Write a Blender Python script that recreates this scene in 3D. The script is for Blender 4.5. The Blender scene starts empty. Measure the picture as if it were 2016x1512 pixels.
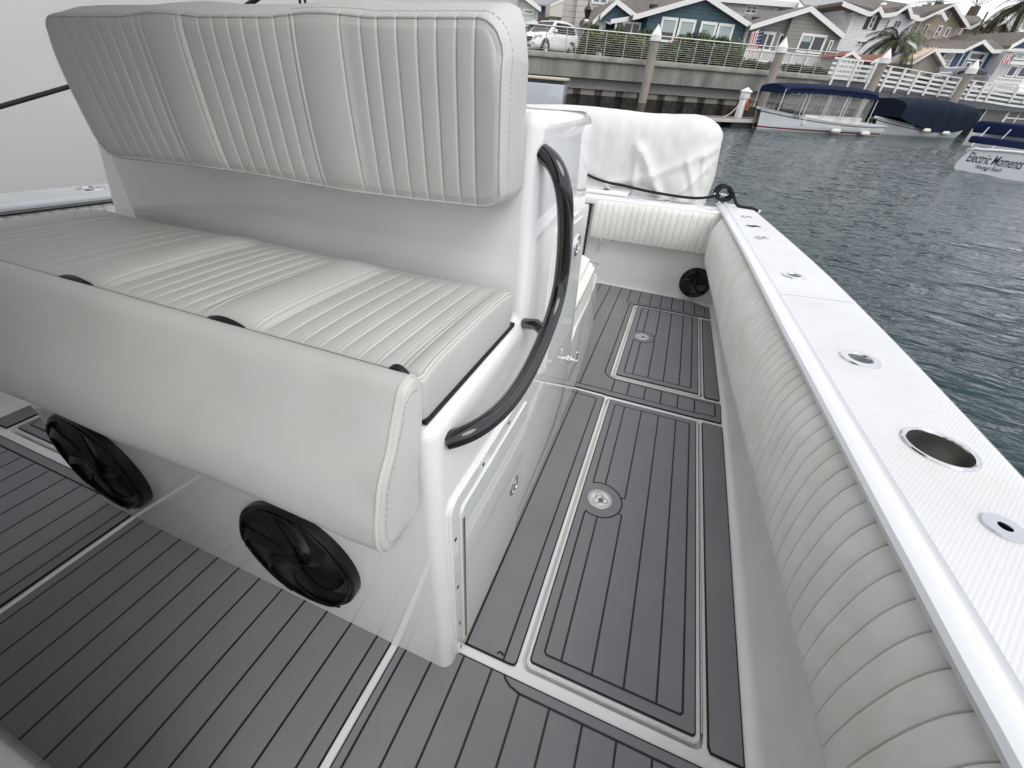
import bpy, bmesh, math, random
from mathutils import Vector, Matrix, noise
from math import sin, cos, pi, radians, sqrt
random.seed(7)
C = bpy.context.scene.collection
SC = bpy.context.scene
# ------------------------------------------------------------------ camera geometry
PW, PH, FOC = 2016., 1512., 790.
def ray_cam(u, v): return Vector((u-PW/2, -(v-PH/2), -FOC))
yb = ray_cam(1371, 236).normalized(); xb = -ray_cam(-1790, 20).normalized()
zb = xb.cross(yb).normalized(); xb = yb.cross(zb).normalized()       # axes of the boat seen by the camera
def horizon(y0, sl, x0=1630):
    a = ray_cam(0, y0-sl*x0); b = ray_cam(PW, y0+sl*(PW-x0)); z = b.cross(a).normalized()
    return z if z.y > 0 else -z
zw = horizon(180, .08); yw = (yb-zw*yb.dot(zw)).normalized(); xw = yw.cross(zw).normalized()
RB = Matrix((xb, yb, zb)); RW = Matrix((xw, yw, zw))
HW, HB = 1.8, 1.17                                                    # eye height over the water / over the cockpit sole
CAMW = Vector((0, 0, HW))
BM = Matrix.Translation(CAMW) @ (RW @ RB.transposed()).to_4x4() @ Matrix.Translation(Vector((0, 0, -HB)))
cd = bpy.data.cameras.new('camera'); cam = bpy.data.objects.new('camera', cd); C.objects.link(cam)
cam.matrix_world = Matrix.Translation(CAMW) @ RW.to_4x4()
cd.sensor_width = 36; cd.lens = 36*FOC/PW; cd.clip_start = .02; cd.clip_end = 1500
SC.camera = cam
# ------------------------------------------------------------------ sky, sun, exposure
W = bpy.data.worlds.new('World'); SC.world = W; W.use_nodes = True
nt = W.node_tree; nt.nodes.clear()
SUN_EL, SUN_AZ = radians(52), radians(122)                             # azimuth from +Y towards +X
wo = nt.nodes.new('ShaderNodeOutputWorld'); bg = nt.nodes.new('ShaderNodeBackground')
sky = nt.nodes.new('ShaderNodeTexSky'); sky.sky_type = 'NISHITA'; sky.sun_disc = False
sky.sun_elevation = SUN_EL; sky.sun_rotation = SUN_AZ; sky.dust_density = 3; sky.air_density = 1
tc = nt.nodes.new('ShaderNodeTexCoord'); mp = nt.nodes.new('ShaderNodeMapping'); mp.inputs['Scale'].default_value = (1, 1, 2.6)
nz = nt.nodes.new('ShaderNodeTexNoise'); nz.inputs['Scale'].default_value = 2.3; nz.inputs['Detail'].default_value = 6
rp = nt.nodes.new('ShaderNodeValToRGB'); rp.color_ramp.elements[0].position = .32; rp.color_ramp.elements[0].color = (7.4, 7.7, 8.3, 1)
rp.color_ramp.elements[1].position = .68; rp.color_ramp.elements[1].color = (11., 11.1, 11.3, 1)
mx = nt.nodes.new('ShaderNodeMix'); mx.data_type = 'RGBA'; mx.inputs[0].default_value = .88
L = nt.links.new
L(tc.outputs['Generated'], mp.inputs[0]); L(mp.outputs[0], nz.inputs['Vector']); L(nz.outputs['Fac'], rp.inputs[0])
L(sky.outputs[0], mx.inputs[6]); L(rp.outputs[0], mx.inputs[7]); L(mx.outputs[2], bg.inputs[0]); bg.inputs[1].default_value = .1
L(bg.outputs[0], wo.inputs[0])
sl_ = bpy.data.lights.new('sun', 'SUN'); sl_.energy = 1.05; sl_.angle = radians(35); sl_.color = (1, .965, .91)
so = bpy.data.objects.new('sun', sl_); C.objects.link(so)
sd = Vector((sin(SUN_AZ)*cos(SUN_EL), cos(SUN_AZ)*cos(SUN_EL), sin(SUN_EL)))
so.rotation_euler = sd.to_track_quat('Z', 'Y').to_euler()
SC.view_settings.view_transform = 'Standard'; SC.view_settings.look = 'None'; SC.view_settings.exposure = 0.42; SC.view_settings.gamma = 1
SC.cycles.max_bounces = 8; SC.cycles.transparent_max_bounces = 12; SC.cycles.glossy_bounces = 4
# ------------------------------------------------------------------ materials
MATS = {}
def mat(name, col, rough=.5, metal=0., spec=.5, coat=0., var=0., vscale=8., bump=0., bscale=60., dirt=None, dscale=3., trans=0., alpha=1., stretch=None, bdist=.002):
    if name in MATS: return MATS[name]
    m = bpy.data.materials.new(name); m.use_nodes = True; t = m.node_tree; p = t.nodes['Principled BSDF']; k = t.links.new
    p.inputs['Roughness'].default_value = rough; p.inputs['Metallic'].default_value = metal
    p.inputs['Specular IOR Level'].default_value = spec; p.inputs['Coat Weight'].default_value = coat; p.inputs['Coat Roughness'].default_value = .03; p.inputs['Coat IOR'].default_value = 1.45
    p.inputs['Alpha'].default_value = alpha
    p.inputs['Base Color'].default_value = (*col, 1)
    tcn = t.nodes.new('ShaderNodeTexCoord'); src = tcn.outputs['Object']
    if stretch:
        mpn = t.nodes.new('ShaderNodeMapping'); mpn.inputs['Scale'].default_value = stretch; k(src, mpn.inputs[0]); src = mpn.outputs[0]
    last = None
    if var:
        n = t.nodes.new('ShaderNodeTexNoise'); n.inputs['Scale'].default_value = vscale; n.inputs['Detail'].default_value = 5; k(src, n.inputs['Vector'])
        r = t.nodes.new('ShaderNodeValToRGB'); r.color_ramp.elements[0].position = .3; r.color_ramp.elements[1].position = .7
        r.color_ramp.elements[0].color = tuple(max(0, c*(1-var)) for c in col)+(1,); r.color_ramp.elements[1].color = tuple(min(1, c*(1+var)) for c in col)+(1,)
        k(n.outputs['Fac'], r.inputs[0]); last = r.outputs[0]
        r2 = t.nodes.new('ShaderNodeMapRange'); r2.inputs[3].default_value = max(.01, rough*.8); r2.inputs[4].default_value = min(1, rough*1.25+.01)
        k(n.outputs['Fac'], r2.inputs[0]); k(r2.outputs[0], p.inputs['Roughness'])
    if dirt:
        n = t.nodes.new('ShaderNodeTexNoise'); n.inputs['Scale'].default_value = dscale; n.inputs['Detail'].default_value = 8; n.inputs['Roughness'].default_value = .65; k(src, n.inputs['Vector'])
        r = t.nodes.new('ShaderNodeValToRGB'); r.color_ramp.elements[0].position = .45; r.color_ramp.elements[1].position = .75
        k(n.outputs['Fac'], r.inputs[0]); x = t.nodes.new('ShaderNodeMix'); x.data_type = 'RGBA'; k(r.outputs[0], x.inputs[0])
        if last: k(last, x.inputs[6])
        else: x.inputs[6].default_value = (*col, 1)
        x.inputs[7].default_value = (*dirt, 1); last = x.outputs[2]
    if last: k(last, p.inputs['Base Color'])
    if bump:
        n = t.nodes.new('ShaderNodeTexNoise'); n.inputs['Scale'].default_value = bscale; n.inputs['Detail'].default_value = 3; k(tcn.outputs['Object'], n.inputs['Vector'])
        b = t.nodes.new('ShaderNodeBump'); b.inputs['Strength'].default_value = bump; b.inputs['Distance'].default_value = bdist; k(n.outputs['Fac'], b.inputs['Height']); k(b.outputs[0], p.inputs['Normal'])
    MATS[name] = m; return m
def lines_mat(name, col, dark, axis=2, period=.2, duty=.1, rough=.6, var=.06, angle=0.):
    """boards or seams: a dark line every `period` metres along one object axis, with relief"""
    m = mat(name, col, rough, var=var, vscale=3)
    t = m.node_tree; k = t.links.new; p = t.nodes['Principled BSDF']
    tcn = [n for n in t.nodes if n.type == 'TEX_COORD'][0]
    sp = t.nodes.new('ShaderNodeSeparateXYZ')
    mpn = t.nodes.new('ShaderNodeMapping'); mpn.inputs['Rotation'].default_value = (0, 0, angle); k(tcn.outputs['Object'], mpn.inputs[0]); k(mpn.outputs[0], sp.inputs[0])
    d = t.nodes.new('ShaderNodeMath'); d.operation = 'DIVIDE'; d.inputs[1].default_value = period; k(sp.outputs[axis], d.inputs[0])
    f = t.nodes.new('ShaderNodeMath'); f.operation = 'FRACT'; k(d.outputs[0], f.inputs[0])
    g = t.nodes.new('ShaderNodeMath'); g.operation = 'LESS_THAN'; g.inputs[1].default_value = duty; k(f.outputs[0], g.inputs[0])
    x = t.nodes.new('ShaderNodeMix'); x.data_type = 'RGBA'; k(g.outputs[0], x.inputs[0]); k(p.inputs['Base Color'].links[0].from_socket, x.inputs[6]); x.inputs[7].default_value = (*dark, 1)
    k(x.outputs[2], p.inputs['Base Color'])
    b = t.nodes.new('ShaderNodeBump'); b.inputs['Distance'].default_value = .02; b.inputs['Strength'].default_value = .5; k(f.outputs[0], b.inputs['Height']); k(b.outputs[0], p.inputs['Normal'])
    return m
GEL = mat('white_gelcoat', (.81, .815, .82), .05, coat=.5, var=.015, vscale=3, bump=.06, bscale=4, bdist=.012)
GELD = mat('moulded_liner_gelcoat', (.80, .80, .79), .16, coat=.3, var=.03, vscale=5, dirt=(.72, .70, .66), dscale=2.2)
NSK = mat('nonskid_gelcoat', (.70, .705, .715), .42, var=.03, vscale=4, dirt=(.63, .625, .61), dscale=3)
VIN = mat('bench_vinyl', (.57, .58, .555), .45, var=.035, vscale=6, bump=.25, bscale=900, bdist=.0004, dirt=(.545, .55, .52), dscale=4)
VINP = mat('bench_piping', (.60, .61, .57), .35)
VING = mat('bench_seam_dark_thread', (.30, .30, .28), .7)  # grey thread, darker than the vinyl piping
SAT = mat('satin_gelcoat', (.74, .75, .77), .30)
CVN = mat('coaming_vinyl', (.80, .80, .765), .48, var=.04, vscale=9, bump=.3, bscale=700, bdist=.0004, dirt=(.70, .68, .61), dscale=7)
MATG = mat('grey_foam_decking', (.205, .209, .215), .75, spec=.2, var=.025, vscale=9, bump=.4, bscale=1500, bdist=.0003, dirt=(.235, .238, .243), dscale=2)
BLK = mat('black_line', (.006, .0065, .009), .55)
BLG = mat('black_gloss_paint', (.006, .0065, .008), .12, coat=.8)
SPK = mat('speaker_black', (.0045, .005, .006), .35, spec=.35)
SPC = mat('speaker_cone', (.012, .014, .015), .4)
STL = mat('stainless_steel', (.66, .67, .68), .13, metal=1., bump=.05, bscale=40)
STD = mat('dark_steel_well', (.27, .26, .245), .30, metal=.75, var=.3, vscale=20)
WELL = mat('bright_steel_well', (.55, .55, .54), .3, metal=.55)
CHR = mat('chrome', (.8, .8, .82), .06, metal=1.)
HIN = mat('hinge_steel', (.45, .43, .38), .35, metal=1.)
ROPE = mat('black_rope', (.008, .008, .01), .8, bump=.8, bscale=250, bdist=.003)
ROPW = mat('white_rope', (.55, .53, .48), .8)
COV = mat('white_cover_canvas', (.70, .70, .69), .75, var=.03, vscale=6, bump=.3, bscale=300, bdist=.001)
def nonskid_bump():
    t = NSK.node_tree; k = t.links.new; p = t.nodes['Principled BSDF']; tcn = [n for n in t.nodes if n.type == 'TEX_COORD'][0]
    outs = []
    for a in (.6, -.6):
        mpn = t.nodes.new('ShaderNodeMapping'); mpn.inputs['Rotation'].default_value = (0, 0, a); k(tcn.outputs['Object'], mpn.inputs[0])
        w = t.nodes.new('ShaderNodeTexWave'); w.inputs['Scale'].default_value = 52; k(mpn.outputs[0], w.inputs['Vector']); outs.append(w.outputs['Fac'])
    mu = t.nodes.new('ShaderNodeMath'); mu.operation = 'MULTIPLY'; k(outs[0], mu.inputs[0]); k(outs[1], mu.inputs[1])
    b = t.nodes.new('ShaderNodeBump'); b.inputs['Strength'].default_value = .35; b.inputs['Distance'].default_value = .0016; k(mu.outputs[0], b.inputs['Height']); k(b.outputs[0], p.inputs['Normal'])
nonskid_bump()
# ------------------------------------------------------------------ object helpers
BASE = {}
def tag(o, label=None, cat=None, group=None, kind=None):
    if label: o['label'] = label
    if cat: o['category'] = cat
    if group: o['group'] = group
    if kind: o['kind'] = kind
    return o
def thing(name, label, cat, M, base=(0, 0, 0), group=None, rz=0):
    o = bpy.data.objects.new(name, None); C.objects.link(o); o.empty_display_size = .1
    base = Vector(base); R = Matrix.Rotation(rz, 4, 'Z'); o.matrix_world = M @ Matrix.Translation(base) @ R
    BASE[o] = (Matrix.Translation(base) @ R).inverted(); return tag(o, label, cat, group)
def obj(name, bm, mats, parent=None, M=None, smooth=True, base=None):
    """link a bmesh as ONE mesh object; coordinates are in the frame of its thing (boat, quay or world)"""
    if not isinstance(mats, (list, tuple)): mats = [mats]
    me = bpy.data.meshes.new(name)
    if parent is not None: bm.transform(BASE[parent])
    elif base is not None: bm.transform(Matrix.Translation(-Vector(base)))
    bm.to_mesh(me); bm.free()
    for m in mats: me.materials.append(m)
    if smooth: me.set_sharp_from_angle(angle=radians(38)); me.polygons.foreach_set('use_smooth', [True]*len(me.polygons))
    o = bpy.data.objects.new(name, me); C.objects.link(o)
    if parent is not None:
        o.parent = parent; BASE[o] = BASE[parent]
    else:
        o.matrix_world = (M or Matrix()) @ Matrix.Translation(Vector(base) if base is not None else Vector())
    return o
def copy_tree(o, parent=None):
    c = o.copy(); C.objects.link(c)
    if parent is not None: c.parent = parent
    if o in BASE: BASE[c] = BASE[o]
    for ch in [x for x in bpy.data.objects if x.parent == o]: copy_tree(ch, c)
    return c
def NB(): return bmesh.new()
def face(bm, pts, mi=0):
    vs = [bm.verts.new(p) for p in pts]
    f = bm.faces.new(vs); f.material_index = mi; return f
def box(bm, x0, x1, y0, y1, z0, z1, r=0., seg=2, mi=0, M=None):
    vs = [bm.verts.new((x, y, z)) for z in (z0, z1) for y in (y0, y1) for x in (x0, x1)]
    q = [(0, 2, 3, 1), (4, 5, 7, 6), (0, 1, 5, 4), (2, 6, 7, 3), (0, 4, 6, 2), (1, 3, 7, 5)]
    fs = [bm.faces.new([vs[i] for i in a]) for a in q]
    for f in fs: f.material_index = mi
    geo = list(vs)
    if r > 0:
        es = list({e for f in fs for e in f.edges})
        res = bmesh.ops.bevel(bm, geom=es, offset=r, segments=seg, affect='EDGES', profile=.5)
        geo = list({v for f in res['faces'] for v in f.verts} | {v for v in geo if v.is_valid})
        for f in res['faces']: f.material_index = mi
    if M is not None: bmesh.ops.transform(bm, matrix=M, verts=[v for v in geo if v.is_valid])
def prism(bm, poly, fn0, fn1, mi=0, mi_side=None):
    """extrude a 2-D polygon between fn0(p) and fn1(p)"""
    a = [bm.verts.new(fn0(p)) for p in poly]; b = [bm.verts.new(fn1(p)) for p in poly]
    n = len(poly)
    f = bm.faces.new(a); f.material_index = mi if mi_side is None else mi_side
    f = bm.faces.new(b[::-1]); f.material_index = mi
    for i in range(n):
        f = bm.faces.new((a[i], b[i], b[(i+1) % n], a[(i+1) % n])); f.material_index = mi if mi_side is None else mi_side
def tube(bm, pts, r, n=10, cap=True, mi=0, closed=False):
    P = [Vector(p) for p in pts]; m = len(P)
    rr = r if callable(r) else (lambda i: r)
    up = None; rings = []
    for i in range(m):
        if closed: t = (P[(i+1) % m]-P[i-1]).normalized()
        else: t = (P[min(i+1, m-1)]-P[max(i-1, 0)]).normalized()
        if up is None:
            up = t.orthogonal().normalized()
        up = (up-t*up.dot(t)).normalized(); s = t.cross(up)
        rings.append([bm.verts.new(P[i]+(up*cos(2*pi*k/n)+s*sin(2*pi*k/n))*rr(i)) for k in range(n)])
    for i in range(m if closed else m-1):
        a, b = rings[i], rings[(i+1) % m]
        for k in range(n):
            f = bm.faces.new((a[k], a[(k+1) % n], b[(k+1) % n], b[k])); f.material_index = mi
    if cap and not closed:
        bm.faces.new(rings[0][::-1]).material_index = mi; bm.faces.new(rings[-1]).material_index = mi
def lathe(bm, prof, n=32, M=None, mi=0):
    """profile [(r,z)] turned about Z, then moved by M"""
    rings = []
    for r, z in prof:
        if r < 1e-6: rings.append([bm.verts.new(M @ Vector((0, 0, z)) if M else (0, 0, z))])
        else:
            rings.append([bm.verts.new((M @ Vector((r*cos(2*pi*k/n), r*sin(2*pi*k/n), z))) if M else (r*cos(2*pi*k/n), r*sin(2*pi*k/n), z)) for k in range(n)])
    for a, b in zip(rings, rings[1:]):
        for k in range(n):
            k2 = (k+1) % n
            if len(a) == 1 and len(b) == 1: continue
            if len(a) == 1: f = bm.faces.new((a[0], b[k], b[k2]))
            elif len(b) == 1: f = bm.faces.new((a[k], b[0], a[k2]))
            else: f = bm.faces.new((a[k], b[k], b[k2], a[k2]))
            f.material_index = mi
def grid(bm, nu, nv, fn, mi=0, mfn=None):
    V = [[bm.verts.new(fn(i, j)) for j in range(nv)] for i in range(nu)]
    for i in range(nu-1):
        for j in range(nv-1):
            f = bm.faces.new((V[i][j], V[i+1][j], V[i+1][j+1], V[i][j+1])); f.material_index = mfn(i, j) if mfn else mi
    return V
def smoothpath(pts, n=8):
    P = [Vector(p) for p in pts]; out = []
    for i in range(len(P)-1):
        p0, p1, p2, p3 = P[max(i-1, 0)], P[i], P[i+1], P[min(i+2, len(P)-1)]
        for k in range(n):
            t = k/n; out.append(.5*((2*p1)+(p2-p0)*t+(2*p0-5*p1+4*p2-p3)*t*t+(3*p1-p0-3*p2+p3)*t**3))
    out.append(P[-1]); return out
def interp(tab, x):
    if x <= tab[0][0]: return tab[0][1]
    for (a, b), (c, d) in zip(tab, tab[1:]):
        if x <= c: return b+(d-b)*(x-a)/(c-a)
    return tab[-1][1]
def sinterp(tab, x):
    # smooth average of the piecewise line
    h = .18; return (interp(tab, x-h)+2*interp(tab, x)+interp(tab, x+h))/4
def rrect(x0, x1, y0, y1, r, n=5):
    if not isinstance(r, (list, tuple)): r = [r]*4
    out = []
    for (cx, cy, sx, sy, a0), rr in zip(((x1, y1, -1, -1, 0), (x0, y1, 1, -1, 90), (x0, y0, 1, 1, 180), (x1, y0, -1, 1, 270)), r):
        for k in range(n+1):
            a = radians(a0+90*k/n); out.append((cx+sx*rr+rr*cos(a), cy+sy*rr+rr*sin(a)))
    return out
def ribbon(bm, pts, w, z, mi=1, closed=False):
    """flat strip of width w along a 2-D polyline at height z"""
    P = [Vector((p[0], p[1])) for p in pts]; n = len(P); A = []; B = []
    for i in range(n):
        if closed: a, b = P[i-1], P[(i+1) % n]
        else: a, b = P[max(i-1, 0)], P[min(i+1, n-1)]
        d1 = (P[i]-a); d2 = (b-P[i])
        t = ((d1.normalized() if d1.length > 1e-9 else Vector((0, 0)))+(d2.normalized() if d2.length > 1e-9 else Vector((0, 0)))).normalized()
        nrm = Vector((-t.y, t.x)); c = 1.
        if d1.length > 1e-9 and d2.length > 1e-9: c = max(.5, sqrt(max(0, (1+d1.normalized().dot(d2.normalized()))/2)))
        A.append(bm.verts.new((*(P[i]+nrm*w/2/c), z))); B.append(bm.verts.new((*(P[i]-nrm*w/2/c), z)))
    for i in range(n if closed else n-1):
        j = (i+1) % n; f = bm.faces.new((B[i], B[j], A[j], A[i])); f.material_index = mi
# ================================================================== OUR BOAT (frame: x to starboard side seen right, y towards the stern, z up, sole at z = 0)
boat = thing('fishing_boat', 'white sport fishing boat we stand on, with grey planked cockpit floor and padded sides', 'boat', BM, (-.9, 1.2, 0))
XG = [(-1.6, .42), (.1, .42), (.282, .416), (.37, .408), (.549, .402), (.856, .391), (1.326, .374), (2.093, .353), (3.043, .315), (3.6, .29)]
XL = [(-1.6, .47), (.2, .462), (.436, .4576), (.534, .452), (.684, .443), (.94, .434), (1.598, .4135), (2.146, .394), (3.193, .362), (3.6, .345)]
XO = [(-1.6, .60), (0, .665), (.5, .682), (1.0, .684), (1.3, .68), (1.93, .663), (2.53, .622), (3.346, .555), (3.7, .52)]
def gz(y): return .705-.010*y
MID = -.96
def mirx(x, side): return x if side > 0 else 2*MID-x
def mz(side): return 0. if side > 0 else .065
# --- sole with hatch wells
H1 = (-.075, .3665, .431, 1.701); H2 = (-.085, .378, 1.912, 2.975)
H3 = (-2.25, -1.80, .431, 1.701)
bm = NB()
loops = [[(-2.42, -1.6), (.49, -1.6), (.49, 3.36), (-2.42, 3.36)]]+[rrect(*h, .022) for h in (H1, H2, H3)]
es = []
for lp in loops:
    vs = [bm.verts.new((x, y, 0)) for x, y in lp]
    es += [bm.edges.new((vs[i], vs[(i+1) % len(vs)])) for i in range(len(vs))]
bmesh.ops.triangle_fill(bm, edges=es, use_beauty=True, normal=(0, 0, 1))
for h in (H1, H2, H3):
    lp = rrect(*h, .022); n = len(lp); rings = [[bm.verts.new((x, y, z)) for x, y in lp] for z in (0, -.022)]
    for i in range(n): bm.faces.new((rings[0][i], rings[0][(i+1) % n], rings[1][(i+1) % n], rings[1][i]))
    bm.faces.new(rings[1])
bmesh.ops.remove_doubles(bm, verts=bm.verts, dist=1e-5); bmesh.ops.recalc_face_normals(bm, faces=bm.faces)
obj('cockpit_sole', bm, GELD, boat, smooth=False)
def decking(name, poly, lines, parent, z=0.001, w=.0056, closed_lines=()):
    """foam sheet: black backing edge, grey top, black groove lines"""
    bm = NB()
    def inset(poly, d):
        out = []; n = len(poly)
        for i in range(n):
            a, b, c = Vector(poly[i-1]), Vector(poly[i]), Vector(poly[(i+1) % n])
            n1 = Vector((-(b-a).y, (b-a).x)).normalized(); n2 = Vector((-(c-b).y, (c-b).x)).normalized(); m = (n1+n2)
            if m.length < 1e-6: m = n1
            m = m.normalized(); out.append(tuple(b+m*d/max(.4, m.dot(n1))))
        return out
    ar = sum(poly[i-1][0]*poly[i][1]-poly[i][0]*poly[i-1][1] for i in range(len(poly)))
    if ar < 0: poly = poly[::-1]
    prism(bm, poly, lambda p: (p[0], p[1], z), lambda p: (p[0], p[1], z+.003), mi=1)
    ins = inset(poly, .004)
    prism(bm, ins, lambda p: (p[0], p[1], z+.0035), lambda p: (p[0], p[1], z+.0055), mi=0, mi_side=1)
    for f in bm.faces:
        if abs(f.normal.z) > .9 and f.calc_center_median().z > z+.005: f.material_index = 0
    for ln in lines: ribbon(bm, ln, w, z+.0060)
    for ln in closed_lines: ribbon(bm, ln, w, z+.0060, closed=True)
    bm.normal_update()
    for f in bm.faces:
        if f.normal.z < -.5 and f.calc_center_median().z > z+.0058: f.normal_flip()
    return obj(name, bm, [MATG, BLK], parent, smooth=False)
def arc(cx, cy, r, a0, a1, n=14): return [(cx+r*cos(radians(a0+(a1-a0)*k/n)), cy+r*sin(radians(a0+(a1-a0)*k/n))) for k in range(n+1)]
def L2(x, y0, y1): return [(x, y0), (x, y1)]
def near_mats(sg):
    pass
# middle, right and left fields ahead of the seat
X0 = [-1.345, -1.256, -1.175, -1.095, -1.016, -.932, -.851, -.768, -.686, -.610, -.530, -.447]
decking('decking', [(-1.379, -1.5), (-.4035, -1.5), (-.4035, .40), (-1.379, .40)], [L2(x, -1.49, .40) for x in X0], boat)
band = [(-.105, .402), (-.098, .393), (-.083, .384), (-.057, .378), (.458, .378)]
decking('decking', [(-.3835, -1.5), (.455, -1.5), (.455, .404), (-.3835, .404)],
        [L2(x, -1.49, .403) for x in (-.360, -.286, -.215, -.138)]+[L2(x, -1.49, .378) for x in (-.057, .0195, .099, .178, .257, .336, .41)]+[band], boat)
decking('decking', [(-2.36, -1.5), (-1.401, -1.5), (-1.401, .404), (-2.36, .404)],
        [L2(x, -1.49, .372) for x in (-1.44, -1.51, -1.589, -1.677, -1.763, -1.85, -1.936, -2.015, -2.1, -2.2, -2.29)]+[[(-2.355, .372), (-1.41, .372)]], boat)
# walkway beside the seat
decking('decking', [(-.30, .427), (-.098, .427), (-.087, .430), (-.084, .44), (-.0835, 1.685), (-.088, 1.700), (-.30, 1.705)],
        [L2(-.2235, .43, 1.70), [(-.119, .43), (-.1205, 1.655), (-.125, 1.668), (-.29, 1.670)], arc(-.131, .436, .008, 20, 170, 6)], boat)
decking('decking', [(.374, .445), (.380, .434), (.452, .434), (.455, .75), (.4655, 1.66), (.463, 1.700), (.38, 1.700), (.374, 1.69)], [], boat)
D = [(-.47, 1.722), (-.10, 1.722), (-.085, 1.718), (.36, 1.718), (.372, 1.722), (.462, 1.724), (.467, 1.88), (.462, 1.895), (-.055, 1.897)]+arc(-.055, 1.937, .040, 270, 180, 6)+[(-.095, 2.955)]+arc(-.065, 2.955, .032, 180, 90, 5)+[(.445, 2.988), (.441, 3.205), (.405, 3.215), (.325, 3.275), (-.412, 3.31), (-.60, 3.32), (-.60, 1.722)]
decking('decking', D, [[(-.30, 1.760), (-.10, 1.765), (-.083, 1.761), (.345, 1.757), (.366, 1.764), (.434, 1.766), (.437, 1.870), (-.063, 1.878), (-.100, 1.892), (-.122, 1.922), (-.127, 1.955), (-.126, 2.975), (-.118, 3.005), (-.095, 3.020), (.408, 3.020), (.408, 3.185), (.335, 3.200)],
        L2(-.0625, 1.762, 1.878)]+[L2(x, 1.760, 1.875) for x in (.0155, .099, .179, .260, .340)]+[L2(-.229, 1.765, 3.285), L2(-.318, 1.765, 3.29), L2(-.40, 1.9, 3.29), [(-.128, 3.005), (-.150, 3.014), (-.150, 3.278)]]+[L2(x, 3.022, 3.27) for x in (-.069, .014, .093, .172, .256)]+[L2(.335, 3.022, 3.2)], boat, w=.0066)
decking('decking', [(.386, 1.93), (.392, 1.916), (.460, 1.916), (.4635, 1.93), (.445, 2.950), (.386, 2.955)], [], boat)
decking('decking', [(-2.36, .434), (-2.262, .434), (-2.258, 1.69), (-2.36, 1.69)], [], boat)
# hatches: lid > decking, latch, hinge
def hatch(H, fx0, fx1, fy0, fy1, latchc, R, pl, hinge=True, deep=True):
    x0, x1, y0, y1 = H
    bm = NB(); poly = rrect(x0+.011, x1-.007, y0+.011, y1-.006, .017)
    prism(bm, poly, lambda p: (p[0], p[1], -.02), lambda p: (p[0], p[1], .0015)); bmesh.ops.recalc_face_normals(bm, faces=bm.faces)
    es = [e for e in bm.edges if all(v.co.z > 0 for v in e.verts)]; bmesh.ops.bevel(bm, geom=es, offset=.003, segments=2, affect='EDGES')
    lid = obj('deck_hatch', bm, GELD, boat)
    cx, cy = latchc; h = sqrt(max(0, R*R-(cx-fx0)**2))
    ar = [a for a in arc(cx, cy, R, -180+math.degrees(math.acos((cx-fx0)/R)), 180-math.degrees(math.acos((cx-fx0)/R)), 24)]
    rr = rrect(fx0, fx1, fy0, fy1, .006, 3)
    # open frame that runs into the latch circle
    right = [p for p in rr]
    # order of rrect: top-right, top-left, bottom-left, bottom-right
    frame = [(fx0+.003, cy+h+.004), (fx0, cy+h+.012)]+[(fx0, fy1-.006), (fx0+.006, fy1), (fx1-.006, fy1), (fx1, fy1-.006), (fx1, fy0+.006), (fx1-.006, fy0), (fx0+.006, fy0), (fx0, fy0+.006)]+[(fx0, cy-h-.012), (fx0+.003, cy-h-.004)]
    lines = [frame, ar]
    for x in pl:
        if abs(x-cx) < R-.02:
            hh = sqrt(R*R-(x-cx)**2); lines += [L2(x, fy0, cy-hh), L2(x, cy+hh, fy1)]
        elif abs(x-cx) < R+.02:
            lines += [[(x, fy0), (x, cy-.042), (x-.004, cy-.037), (cx+R*.88, cy-R*.47)], [(x, fy1), (x, cy+.042), (x-.003, cy+.038), (cx+R*.88, cy+R*.47)]]
        else: lines.append(L2(x, fy0, fy1))
    dm = rrect(x0+.0185, x1-.0175, y0+.0205, y1-.0105, .010, 3)
    decking('decking', dm, lines, lid, z=.0018, w=.0056 if y0 < 1 else .0066)
    # flush latch with a three-lobed turn grip
    bm = NB(); M = Matrix.Translation((cx, cy, .0082)); r = .044
    lathe(bm, [(r, -.004), (r, .0012), (r*.97, .0022), (r*.80, .0025), (r*.77, .0008), (r*.72, .0008), (r*.69, .0022), (r*.40, .0022), (r*.37, -.0005), (0, -.0005)], 40, M)
    lb = obj('latch', bm, mat('latch_white_metal', (.62, .62, .62), .3, metal=.35), lid)
    bm = NB(); pts = [(cx+r*(.50+.17*cos(3*a+.5))*cos(a), cy+r*(.50+.17*cos(3*a+.5))*sin(a)) for a in [2*pi*k/40 for k in range(40)]]
    ribbon(bm, pts, .0022, .0110, mi=0, closed=True)
    ribbon(bm, [(cx+r*.86*cos(2*pi*k/40), cy+r*.86*sin(2*pi*k/40)) for k in range(40)], .0018, .01085, mi=0, closed=True)
    bm.faces.ensure_lookup_table(); bm.normal_update()
    for f in bm.faces:
        if f.normal.z < 0: f.normal_flip()
    lathe(bm, [(r*.20, .0028), (r*.19, .0029), (0, .0029)], 16, Matrix.Translation((cx+.004, cy-.004, .0085)))
    obj('latch_grip', bm, mat('latch_dark_grip', (.10, .10, .10), .3, metal=.5), lb, smooth=False)
    bm = NB(); hx = x1-.0035
    box(bm, hx-.0028, hx+.0028, y0+.035, y1-.03, -.012, .0015)
    n = int((y1-y0-.065)/.022)
    for k in range(n):
        yy = y0+.035+k*.022; tube(bm, [(hx, yy+.001, .002), (hx, yy+.0205, .002)], .0024, 8)
    obj('hinge', bm, [HIN], lid)
    return lid
hatch(H1, -.026, .318, .483, 1.656, (.0135, 1.045), .080, (.0195, .099, .1785, .2575))
hatch(H2, -.029, .322, 1.975, 2.935, (.020, 2.460), .077, (.018, .099, .180, .2615))
hatch(H3, -2.205, -1.86, .483, 1.656, (-2.16, 1.045), .080, (-2.12, -2.04, -1.96))
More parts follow.
